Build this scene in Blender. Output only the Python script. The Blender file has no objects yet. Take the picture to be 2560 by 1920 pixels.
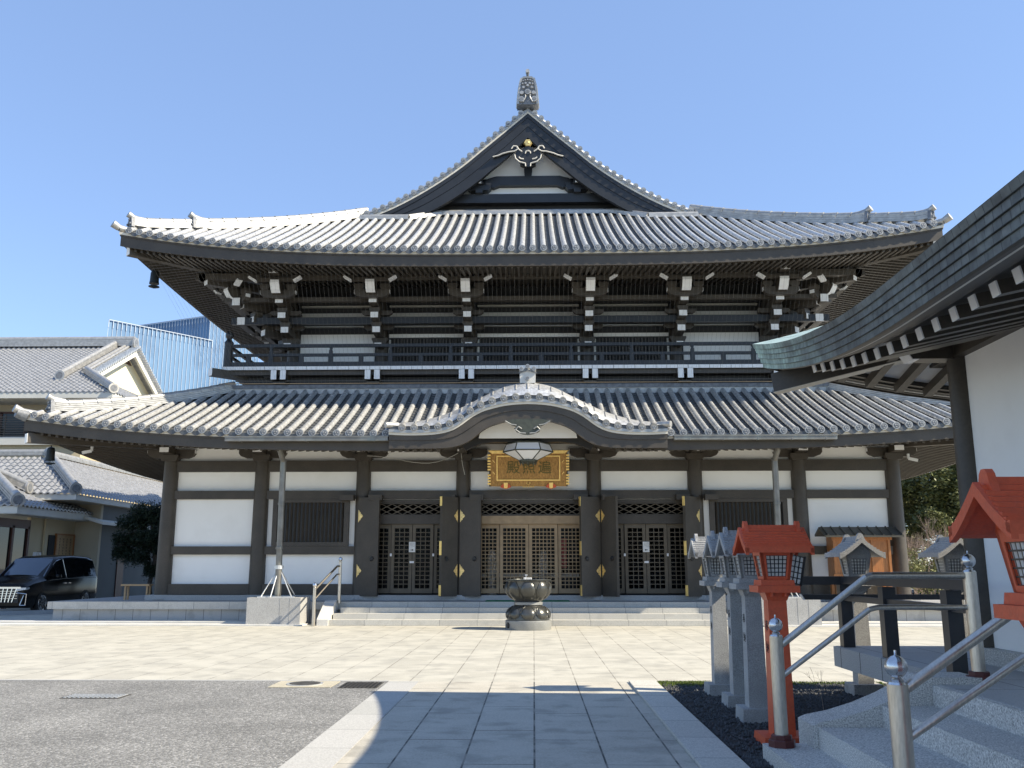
import bpy, math, random
from mathutils import Vector, Matrix
random.seed(7)
PI = math.pi
R = math.radians
scene = bpy.context.scene
C = scene.collection

# ------------------------------------------------------------------ camera, light, exposure
cam_d = bpy.data.cameras.new('camera')
cam = bpy.data.objects.new('camera', cam_d)
C.objects.link(cam)
cam.location = (0, 0, 1.5)
cam.rotation_euler = (R(90 + 11.455), 0, R(1.336))
cam_d.sensor_width = 36
cam_d.lens = 31.92
cam_d.clip_start = 0.05
cam_d.clip_end = 3000
scene.camera = cam
SUN = Vector((1.13, -0.30, 1.0)).normalized()
world = bpy.data.worlds.new('World')
scene.world = world
world.use_nodes = True
wn = world.node_tree
bg = wn.nodes['Background']
sky = wn.nodes.new('ShaderNodeTexSky')
sky.sky_type = 'NISHITA'
sky.sun_disc = False
sky.sun_elevation = math.asin(SUN.z)
sky.sun_rotation = math.atan2(SUN.x, SUN.y)
sky.altitude = 1800
sky.air_density = 1.0
sky.dust_density = 0.0
sky.ozone_density = 3.5
tintn = wn.nodes.new('ShaderNodeMixRGB'); tintn.blend_type = 'MULTIPLY'; tintn.inputs[0].default_value = 1
tintn.inputs[2].default_value = (1.0, 1.0, 1.0, 1)
evenn = wn.nodes.new('ShaderNodeMixRGB'); evenn.inputs[0].default_value = 0.5     # a deep clear sky of more even brightness
evenn.inputs[2].default_value = (0.98, 1.66, 3.45, 1)
wn.links.new(sky.outputs[0], evenn.inputs[1]); wn.links.new(evenn.outputs[0], tintn.inputs[1]); wn.links.new(tintn.outputs[0], bg.inputs[0])
bg.inputs[1].default_value = 0.12
sun_d = bpy.data.lights.new('sun', 'SUN')
sun_d.energy = 3.45
sun_d.angle = R(0.55)
sun_d.color = (1.0, 0.95, 0.86)
sun = bpy.data.objects.new('sun', sun_d)
C.objects.link(sun)
sun.rotation_euler = SUN.to_track_quat('Z', 'Y').to_euler()
sun.location = SUN * 80
scene.view_settings.view_transform = 'Standard'
scene.view_settings.look = 'None'
scene.view_settings.exposure = 1.38
scene.view_settings.gamma = 1
scene.view_settings.use_white_balance = True
scene.view_settings.white_balance_temperature = 7350
scene.view_settings.white_balance_tint = 8

# ------------------------------------------------------------------ materials
MATS = {}
def nodes_of(name):
    m = bpy.data.materials.new(name)
    m.use_nodes = True
    nt = m.node_tree
    return m, nt, nt.nodes['Principled BSDF']
def pos_node(nt, scale=(1, 1, 1), obj=False):
    tc = nt.nodes.new('ShaderNodeTexCoord')
    mp = nt.nodes.new('ShaderNodeMapping')
    mp.inputs['Scale'].default_value = scale
    if obj:
        nt.links.new(tc.outputs['Object'], mp.inputs[0])
    else:
        g = nt.nodes.new('ShaderNodeNewGeometry')
        nt.links.new(g.outputs['Position'], mp.inputs[0])
    return mp
def mat(name, col, rough=0.6, metal=0.0, var=0.15, nscale=3.0, fine=0.0, fscale=60.0, bump=0.0, bscale=40.0,
        stretch=(1, 1, 1), spec=None, coat=0.0, obj=False, dirt=None, dirt_amt=0.0, dirt_scale=1.2):
    m, nt, b = nodes_of(name)
    b.inputs['Roughness'].default_value = rough
    b.inputs['Metallic'].default_value = metal
    if spec is not None: b.inputs['Specular IOR Level'].default_value = spec
    if coat:
        b.inputs['Coat Weight'].default_value = coat
        b.inputs['Coat Roughness'].default_value = 0.04
    mp = pos_node(nt, stretch, obj)
    n = nt.nodes.new('ShaderNodeTexNoise')
    n.inputs['Scale'].default_value = nscale
    n.inputs['Detail'].default_value = 6
    nt.links.new(mp.outputs[0], n.inputs['Vector'])
    rp = nt.nodes.new('ShaderNodeValToRGB')
    rp.color_ramp.elements[0].position = 0.3
    rp.color_ramp.elements[1].position = 0.7
    lo = [max(0, c * (1 - var)) for c in col]
    hi = [min(1, c * (1 + var)) for c in col]
    rp.color_ramp.elements[0].color = (*lo, 1)
    rp.color_ramp.elements[1].color = (*hi, 1)
    nt.links.new(n.outputs['Fac'], rp.inputs[0])
    out = rp.outputs[0]
    if fine > 0:
        f = nt.nodes.new('ShaderNodeTexNoise')
        f.inputs['Scale'].default_value = fscale
        f.inputs['Detail'].default_value = 3
        nt.links.new(mp.outputs[0], f.inputs['Vector'])
        mr = nt.nodes.new('ShaderNodeMapRange')
        mr.inputs[1].default_value = 0.3; mr.inputs[2].default_value = 0.7
        mr.inputs[3].default_value = 1 - fine; mr.inputs[4].default_value = 1 + fine
        nt.links.new(f.outputs['Fac'], mr.inputs[0])
        mx = nt.nodes.new('ShaderNodeMixRGB'); mx.blend_type = 'MULTIPLY'; mx.inputs[0].default_value = 1
        nt.links.new(out, mx.inputs[1]); nt.links.new(mr.outputs[0], mx.inputs[2])
        out = mx.outputs[0]
    if dirt is not None:
        f = nt.nodes.new('ShaderNodeTexNoise')
        f.inputs['Scale'].default_value = dirt_scale
        f.inputs['Detail'].default_value = 8
        f.inputs['Roughness'].default_value = 0.65
        nt.links.new(mp.outputs[0], f.inputs['Vector'])
        mr = nt.nodes.new('ShaderNodeMapRange')
        mr.inputs[1].default_value = 0.5; mr.inputs[2].default_value = 0.72
        mr.inputs[3].default_value = 0; mr.inputs[4].default_value = dirt_amt
        nt.links.new(f.outputs['Fac'], mr.inputs[0])
        mx = nt.nodes.new('ShaderNodeMixRGB')
        nt.links.new(mr.outputs[0], mx.inputs[0])
        nt.links.new(out, mx.inputs[1]); mx.inputs[2].default_value = (*dirt, 1)
        out = mx.outputs[0]
    nt.links.new(out, b.inputs['Base Color'])
    if bump > 0:
        f = nt.nodes.new('ShaderNodeTexNoise')
        f.inputs['Scale'].default_value = bscale
        f.inputs['Detail'].default_value = 4
        nt.links.new(mp.outputs[0], f.inputs['Vector'])
        bp = nt.nodes.new('ShaderNodeBump')
        bp.inputs['Strength'].default_value = bump
        bp.inputs['Distance'].default_value = 0.02
        nt.links.new(f.outputs['Fac'], bp.inputs['Height'])
        nt.links.new(bp.outputs[0], b.inputs['Normal'])
    MATS[name] = m
    return m
def brickmat(name, c1, c2, cm, bw, rh, mortar=0.008, offset=0.5, rot=(0, 0, 0), rough=0.6, bump=0.3, fine=0.12, fscale=60, blotch=None, blotch_amt=0.5,
             axes='xy', squash=1.0, metal=0.0, bscale=2.0, coords=None, stain=None):
    m, nt, b = nodes_of(name)
    b.inputs['Roughness'].default_value = rough
    b.inputs['Metallic'].default_value = metal
    g = nt.nodes.new('ShaderNodeNewGeometry')
    sep = nt.nodes.new('ShaderNodeSeparateXYZ')
    nt.links.new(g.outputs['Position'], sep.inputs[0])
    cmb = nt.nodes.new('ShaderNodeCombineXYZ')
    for i, a in enumerate(axes):
        nt.links.new(sep.outputs[a.upper()], cmb.inputs[i])
    if coords == 'uv':
        tc = nt.nodes.new('ShaderNodeTexCoord')
        vec = tc.outputs['UV']
    else:
        vec = cmb.outputs[0]
    br = nt.nodes.new('ShaderNodeTexBrick')
    br.offset = offset
    br.squash = squash
    br.inputs['Scale'].default_value = 1.0
    br.inputs['Color1'].default_value = (*c1, 1)
    br.inputs['Color2'].default_value = (*c2, 1)
    br.inputs['Mortar'].default_value = (*cm, 1)
    br.inputs['Mortar Size'].default_value = mortar
    br.inputs['Mortar Smooth'].default_value = 0.2
    br.inputs['Brick Width'].default_value = bw
    br.inputs['Row Height'].default_value = rh
    nt.links.new(vec, br.inputs['Vector'])
    out = br.outputs['Color']
    f = nt.nodes.new('ShaderNodeTexNoise'); f.inputs['Scale'].default_value = fscale; f.inputs['Detail'].default_value = 3
    nt.links.new(g.outputs['Position'], f.inputs['Vector'])
    mr = nt.nodes.new('ShaderNodeMapRange')
    mr.inputs[1].default_value = 0.3; mr.inputs[2].default_value = 0.7
    mr.inputs[3].default_value = 1 - fine; mr.inputs[4].default_value = 1 + fine
    nt.links.new(f.outputs['Fac'], mr.inputs[0])
    mx = nt.nodes.new('ShaderNodeMixRGB'); mx.blend_type = 'MULTIPLY'; mx.inputs[0].default_value = 1
    nt.links.new(out, mx.inputs[1]); nt.links.new(mr.outputs[0], mx.inputs[2])
    out = mx.outputs[0]
    if blotch:
        f2 = nt.nodes.new('ShaderNodeTexNoise'); f2.inputs['Scale'].default_value = bscale; f2.inputs['Detail'].default_value = 5
        f2.inputs['Roughness'].default_value = 0.6
        nt.links.new(g.outputs['Position'], f2.inputs['Vector'])
        mr2 = nt.nodes.new('ShaderNodeMapRange')
        mr2.inputs[1].default_value = 0.47; mr2.inputs[2].default_value = 0.58
        mr2.inputs[4].default_value = blotch_amt
        nt.links.new(f2.outputs['Fac'], mr2.inputs[0])
        mx2 = nt.nodes.new('ShaderNodeMixRGB')
        nt.links.new(mr2.outputs[0], mx2.inputs[0]); nt.links.new(out, mx2.inputs[1]); mx2.inputs[2].default_value = (*blotch, 1)
        out = mx2.outputs[0]
    if stain:
        f3 = nt.nodes.new('ShaderNodeTexNoise'); f3.inputs['Scale'].default_value = stain[1]; f3.inputs['Detail'].default_value = 7
        nt.links.new(g.outputs['Position'], f3.inputs['Vector'])
        mr3 = nt.nodes.new('ShaderNodeMapRange')
        mr3.inputs[1].default_value = 0.52; mr3.inputs[2].default_value = 0.66; mr3.inputs[4].default_value = stain[2]
        nt.links.new(f3.outputs['Fac'], mr3.inputs[0])
        mx3 = nt.nodes.new('ShaderNodeMixRGB')
        nt.links.new(mr3.outputs[0], mx3.inputs[0]); nt.links.new(out, mx3.inputs[1]); mx3.inputs[2].default_value = (*stain[0], 1)
        out = mx3.outputs[0]
    nt.links.new(out, b.inputs['Base Color'])
    bp = nt.nodes.new('ShaderNodeBump'); bp.inputs['Strength'].default_value = bump; bp.inputs['Distance'].default_value = 0.01
    bp.invert = True
    nt.links.new(br.outputs['Fac'], bp.inputs['Height'])
    nt.links.new(bp.outputs[0], b.inputs['Normal'])
    MATS[name] = m
    return m

mat('tile', (0.56, 0.56, 0.55), 0.46, 0.60, 0.2, 9.0, fine=0.2, fscale=16, bump=0.10, bscale=30, spec=0.7, dirt=(0.36, 0.36, 0.355), dirt_amt=0.4, dirt_scale=3.5)
mat('pan_tile', (0.10, 0.105, 0.11), 0.5, 0.45, 0.25, 8.0, fine=0.15, fscale=14)  # darker than the round tiles: shade in the gaps is put into the colour
mat('pantile', (0.27, 0.275, 0.285), 0.42, 0.3, 0.2, 6.0, fine=0.15, fscale=14)
mat('tile_dark', (0.15, 0.16, 0.175), 0.5, 0.0, 0.3, 9.0, bump=0.4, bscale=40)
mat('ridge_tile', (0.38, 0.375, 0.36), 0.46, 0.5, 0.2, 6.0)
mat('wood', (0.056, 0.046, 0.035), 0.5, 0.0, 0.18, 2.5, fine=0.12, fscale=30, stretch=(1, 1, 1))
mat('wood_black', (0.022, 0.021, 0.020), 0.5, 0.0, 0.2, 3, fine=0.1)
mat('gable_paint', (0.017, 0.0185, 0.021), 0.42, 0.0, 0.2, 2.0, fine=0.1)
mat('eave_cream', (0.62, 0.58, 0.50), 0.7, 0.0, 0.08, 3)
mat('plaster', (0.90, 0.89, 0.855), 0.8, 0.0, 0.025, 0.8, bump=0.05, bscale=12, dirt=(0.68, 0.66, 0.61), dirt_amt=0.3, dirt_scale=0.7)
mat('barrier_paint', (0.036, 0.035, 0.036), 0.4, 0.0, 0.2, 3, fine=0.1)
mat('white', (0.80, 0.80, 0.79), 0.6, 0.0, 0.04, 8)
mat('gold', (0.78, 0.56, 0.24), 0.32, 0.75, 0.25, 16, bump=0.3, bscale=50)
mat('gold_panel', (0.36, 0.195, 0.06), 0.42, 0.45, 0.3, 9, fine=0.25, fscale=25, stretch=(3, 1, 1), bump=0.25, bscale=30)
mat('pale_gold', (0.9, 0.62, 0.22), 0.3, 0.6, 0.12, 12)
mat('glyph', (0.12, 0.10, 0.03), 0.45, 0.5, 0.2, 12)
mat('lattice_brown', (0.33, 0.23, 0.13), 0.55, 0.0, 0.15, 5)
mat('lattice_dark', (0.115, 0.092, 0.062), 0.55, 0.0, 0.15, 5)
mat('interior', (0.012, 0.011, 0.010), 0.9, 0.0, 0.2, 2)
mat('interior_thing', (0.45, 0.40, 0.34), 0.6, 0.0, 0.3, 6)
mat('interior_red', (0.35, 0.05, 0.05), 0.7)
mat('granite', (0.36, 0.355, 0.34), 0.75, 0.0, 0.06, 2, fine=0.35, fscale=110, bump=0.12, bscale=90)
mat('granite_light', (0.55, 0.54, 0.51), 0.75, 0.0, 0.07, 2, fine=0.22, fscale=110, bump=0.1, bscale=90)
mat('granite_step', (0.50, 0.485, 0.45), 0.75, 0.0, 0.06, 2, fine=0.55, fscale=95, bump=0.15, bscale=90)
mat('granite_blue', (0.30, 0.32, 0.34), 0.7, 0.0, 0.08, 2, fine=0.35, fscale=120, bump=0.1, bscale=90)
mat('lantern_stone', (0.34, 0.34, 0.33), 0.7, 0.0, 0.12, 5, fine=0.3, fscale=120, bump=0.15, bscale=80)
mat('lantern_roof', (0.30, 0.305, 0.31), 0.9, 0.0, 0.12, 5, fine=0.25, fscale=60, bump=0.15, bscale=80)
mat('lantern_stone_warm', (0.36, 0.35, 0.33), 0.75, 0.0, 0.14, 5, fine=0.3, fscale=100, bump=0.15, bscale=80, dirt=(0.12, 0.11, 0.10), dirt_amt=0.7, dirt_scale=5)
mat('vermilion', (0.62, 0.095, 0.034), 0.5, 0.0, 0.10, 3, fine=0.08, fscale=40, bump=0.12, bscale=70, dirt=(0.36, 0.075, 0.04), dirt_amt=0.5, dirt_scale=6)
mat('vermilion_dark', (0.28, 0.022, 0.012), 0.55, 0.0, 0.1, 4)
mat('maroon', (0.09, 0.016, 0.014), 0.35, 0.0, 0.15, 6)
mat('paper', (0.75, 0.75, 0.72), 0.7)
mat('black', (0.012, 0.012, 0.013), 0.4)
mat('ink', (0.02, 0.02, 0.02), 0.8)
mat('steel', (0.62, 0.56, 0.48), 0.34, 1.0, 0.08, 3, stretch=(1, 1, 0.2), fine=0.12, fscale=90, dirt=(0.35, 0.28, 0.2), dirt_amt=0.35, dirt_scale=9)
mat('steel_ball', (0.62, 0.62, 0.62), 0.27, 1.0, 0.08, 3, fine=0.1, fscale=40)
mat('copper_pipe', (0.21, 0.20, 0.18), 0.45, 0.5, 0.2, 4, dirt=(0.24, 0.28, 0.25), dirt_amt=0.6, dirt_scale=2)
mat('galvanised', (0.62, 0.62, 0.60), 0.4, 0.6, 0.1, 6)
mat('bronze', (0.085, 0.085, 0.078), 0.30, 0.6, 0.25, 4, bump=0.05, bscale=30)
mat('bronze_base', (0.27, 0.27, 0.255), 0.45, 0.3, 0.12, 4, fine=0.1)
mat('bell', (0.03, 0.035, 0.035), 0.45, 0.6, 0.3, 9)
mat('frosted', (0.75, 0.76, 0.78), 0.25, 0.0, 0.02, 3)
mat('lamp_metal', (0.06, 0.065, 0.05), 0.5, 0.2, 0.25, 9)
mat('green_mat', (0.02, 0.16, 0.07), 0.9, 0.0, 0.15, 9, bump=0.3, bscale=120)
mat('timber_orange', (0.33, 0.125, 0.035), 0.45, 0.0, 0.3, 5, stretch=(9, 9, 0.8), fine=0.15, fscale=15)
mat('timber_roof', (0.10, 0.095, 0.08), 0.45, 0.2, 0.15, 4)
mat('timber_pale', (0.42, 0.27, 0.14), 0.55, 0.0, 0.15, 5)
mat('car_paint', (0.003, 0.003, 0.004), 0.16, 0.0, 0.0, 3, spec=0.25)
mat('car_glass', (0.006, 0.007, 0.009), 0.05, 0.0, 0.0, 3, spec=0.3)
mat('car_windshield', (0.05, 0.07, 0.10), 0.05, 0.0, 0.0, 3, spec=1.0)
mat('chrome', (0.75, 0.75, 0.75), 0.15, 1.0, 0.02)
mat('headlamp', (0.6, 0.63, 0.66), 0.1, 0.3, 0.2, 30)
mat('rubber', (0.012, 0.012, 0.012), 0.75, 0.0, 0.1)
mat('cream_wall', (0.55, 0.45, 0.29), 0.85, 0.0, 0.05, 1, bump=0.08, bscale=20)
mat('cream_bright', (0.80, 0.73, 0.52), 0.85, 0.0, 0.03, 1)
mat('grey_wall', (0.12, 0.125, 0.12), 0.85, 0.0, 0.06, 1, bump=0.08, bscale=20)
mat('beige_wall', (0.42, 0.36, 0.26), 0.85, 0.0, 0.06, 1, bump=0.08, bscale=20)
mat('fascia_pale', (0.58, 0.57, 0.52), 0.7, 0.0, 0.05, 2)
mat('window_glass', (0.015, 0.017, 0.015), 0.03, 0.0, 0.1, 1, spec=0.5)
mat('frame_brown', (0.07, 0.02, 0.012), 0.5)
mat('bark', (0.075, 0.058, 0.045), 0.9, 0.0, 0.35, 6, stretch=(5, 5, 1), bump=0.5, bscale=15)
mat('twig', (0.30, 0.225, 0.185), 0.9, 0.0, 0.2, 6)
mat('foliage', (0.105, 0.12, 0.038), 0.55, 0.0, 0.45, 2.5)
mat('foliage_light', (0.16, 0.165, 0.06), 0.55, 0.0, 0.35, 3)
mat('foliage_dark', (0.020, 0.036, 0.020), 0.6, 0.0, 0.4, 3)
mat('gravel', (0.05, 0.052, 0.055), 0.8, 0.0, 0.5, 22)
mat('soil', (0.035, 0.034, 0.032), 0.95, 0.0, 0.3, 8, fine=0.4, fscale=80, bump=0.6, bscale=60)
mat('manhole_surround', (0.40, 0.36, 0.27), 0.85, 0.0, 0.1, 5, fine=0.2)
mat('moss', (0.10, 0.14, 0.025), 0.9, 0.0, 0.4, 20, bump=0.5, bscale=60)
mat('iron', (0.09, 0.085, 0.075), 0.6, 0.5, 0.3, 12)
mat('wire', (0.16, 0.15, 0.135), 0.6)
mat('fin', (0.40, 0.46, 0.53), 0.4)
mat('curtain', (0.020, 0.018, 0.016), 0.8, 0.0, 0.6, 12, stretch=(4, 4, 0.2))

brickmat('paving', (0.385, 0.365, 0.31), (0.425, 0.405, 0.345), (0.20, 0.185, 0.155), 1.15, 0.56, 0.009, 0.43, axes='yx', fine=0.12, fscale=45,
         blotch=(0.49, 0.465, 0.395), blotch_amt=0.6, bscale=1.6, rough=0.8, stain=((0.26, 0.25, 0.22), 2.3, 0.5))
brickmat('path', (0.40, 0.37, 0.31), (0.44, 0.41, 0.345), (0.06, 0.06, 0.055), 1.5, 0.5596, 0.009, 0.31, axes='yx', fine=0.16, fscale=55,
         blotch=(0.50, 0.47, 0.40), blotch_amt=0.35, bscale=2.6, rough=0.75, stain=((0.25, 0.235, 0.20), 2.4, 0.65))
brickmat('kerb_stone', (0.36, 0.355, 0.33), (0.42, 0.41, 0.385), (0.18, 0.18, 0.17), 0.9, 3.0, 0.006, 0.5, axes='yx', fine=0.2, fscale=80, rough=0.8)
brickmat('kerb_dark', (0.46, 0.44, 0.39), (0.50, 0.48, 0.43), (0.12, 0.12, 0.12), 0.9, 3.0, 0.007, 0.5, axes='yx', fine=0.25, fscale=80, rough=0.8)
brickmat('platform_face', (0.44, 0.425, 0.385), (0.49, 0.475, 0.43), (0.22, 0.22, 0.21), 1.0, 2.0, 0.008, 0.5, axes='xz', fine=0.18, fscale=80, rough=0.8,
         stain=((0.33, 0.32, 0.29), 3.0, 0.4))
brickmat('platform_low', (0.40, 0.395, 0.375), (0.45, 0.44, 0.42), (0.15, 0.15, 0.14), 0.5, 2.0, 0.008, 0.5, axes='xz', fine=0.2, fscale=80, rough=0.8,
         stain=((0.27, 0.26, 0.24), 3.5, 0.5))
brickmat('platform_top', (0.27, 0.275, 0.275), (0.31, 0.31, 0.31), (0.16, 0.16, 0.16), 0.6, 0.6, 0.006, 0.5, axes='xy', fine=0.15, fscale=80, rough=0.6)
brickmat('side_slab', (0.40, 0.40, 0.39), (0.44, 0.44, 0.43), (0.07, 0.07, 0.07), 0.62, 3.0, 0.010, 0.5, axes='yz', fine=0.3, fscale=90, rough=0.75)
brickmat('side_top', (0.35, 0.355, 0.35), (0.39, 0.39, 0.385), (0.07, 0.07, 0.075), 1.2, 0.62, 0.008, 0.5, axes='yx', fine=0.2, fscale=90, rough=0.55)
brickmat('shingle', (0.075, 0.088, 0.087), (0.125, 0.14, 0.137), (0.02, 0.025, 0.025), 0.105, 0.060, 0.0036, 0.5, coords='uv', fine=0.25, fscale=14, rough=0.45,
         blotch=(0.17, 0.195, 0.19), blotch_amt=0.4, bscale=3.5, metal=0.15, bump=0.6, stain=((0.06, 0.065, 0.065), 4.0, 0.5))
def patina_mix():
    # verdigris spreading from the exposed corner, broken up by noise
    m = MATS['shingle']; nt = m.node_tree; b = nt.nodes['Principled BSDF']
    src = b.inputs['Base Color'].links[0].from_socket
    tc = nt.nodes.new('ShaderNodeTexCoord'); sp = nt.nodes.new('ShaderNodeSeparateXYZ'); nt.links.new(tc.outputs['UV'], sp.inputs[0])
    g = nt.nodes.new('ShaderNodeNewGeometry'); n = nt.nodes.new('ShaderNodeTexNoise'); n.inputs['Scale'].default_value = 3.0; n.inputs['Detail'].default_value = 6
    nt.links.new(g.outputs['Position'], n.inputs['Vector'])
    ad = nt.nodes.new('ShaderNodeMath'); ad.operation = 'MULTIPLY_ADD'; ad.inputs[1].default_value = 3.2
    nt.links.new(n.outputs['Fac'], ad.inputs[0]); nt.links.new(sp.outputs['X'], ad.inputs[2])
    mr = nt.nodes.new('ShaderNodeMapRange'); mr.inputs[1].default_value = 1.8; mr.inputs[2].default_value = 4.2; mr.inputs[3].default_value = 1.0; mr.inputs[4].default_value = 0.0
    nt.links.new(ad.outputs[0], mr.inputs[0])
    mul = nt.nodes.new('ShaderNodeMixRGB'); mul.blend_type = 'MULTIPLY'; mul.inputs[0].default_value = 1; mul.inputs[2].default_value = (3.2, 3.9, 3.5, 1)
    nt.links.new(src, mul.inputs[1])
    mx = nt.nodes.new('ShaderNodeMixRGB'); nt.links.new(mr.outputs[0], mx.inputs[0]); nt.links.new(src, mx.inputs[1]); nt.links.new(mul.outputs[0], mx.inputs[2])
    nt.links.new(mx.outputs[0], b.inputs['Base Color'])
patina_mix()
brickmat('patina_roof', (0.36, 0.47, 0.42), (0.42, 0.53, 0.47), (0.06, 0.08, 0.075), 0.8, 0.26, 0.008, 0.5, coords='uv', fine=0.15, fscale=10, rough=0.5, bump=0.5)
brickmat('glass_tower', (0.05, 0.135, 0.26), (0.075, 0.17, 0.31), (0.12, 0.20, 0.30), 1.55, 3.9, 0.05, 0.0, coords='uv', fine=0.1, fscale=0.08, rough=0.55, bump=0.0,
         blotch=(0.10, 0.21, 0.35), blotch_amt=0.6, bscale=0.02)

def asphalt():
    m, nt, b = nodes_of('asphalt')
    b.inputs['Roughness'].default_value = 0.9
    mp = pos_node(nt)
    v = nt.nodes.new('ShaderNodeTexVoronoi'); v.inputs['Scale'].default_value = 55
    nt.links.new(mp.outputs[0], v.inputs['Vector'])
    rp = nt.nodes.new('ShaderNodeValToRGB')
    rp.color_ramp.elements[0].color = (0.105, 0.103, 0.098, 1)
    rp.color_ramp.elements[1].color = (0.40, 0.39, 0.37, 1)
    e = rp.color_ramp.elements.new(0.55); e.color = (0.185, 0.182, 0.17, 1)
    nt.links.new(v.outputs['Color'], rp.inputs[0])
    n = nt.nodes.new('ShaderNodeTexNoise'); n.inputs['Scale'].default_value = 0.9; n.inputs['Detail'].default_value = 6
    nt.links.new(mp.outputs[0], n.inputs['Vector'])
    mr = nt.nodes.new('ShaderNodeMapRange'); mr.inputs[1].default_value = 0.3; mr.inputs[2].default_value = 0.7; mr.inputs[3].default_value = 0.8; mr.inputs[4].default_value = 1.15
    nt.links.new(n.outputs['Fac'], mr.inputs[0])
    mx = nt.nodes.new('ShaderNodeMixRGB'); mx.blend_type = 'MULTIPLY'; mx.inputs[0].default_value = 1
    nt.links.new(rp.outputs[0], mx.inputs[1]); nt.links.new(mr.outputs[0], mx.inputs[2])
    nt.links.new(mx.outputs[0], b.inputs['Base Color'])
    bp = nt.nodes.new('ShaderNodeBump'); bp.inputs['Strength'].default_value = 0.7; bp.inputs['Distance'].default_value = 0.012
    nt.links.new(v.outputs['Distance'], bp.inputs['Height']); bp.invert = True
    nt.links.new(bp.outputs[0], b.inputs['Normal'])
    MATS['asphalt'] = m
asphalt()

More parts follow.
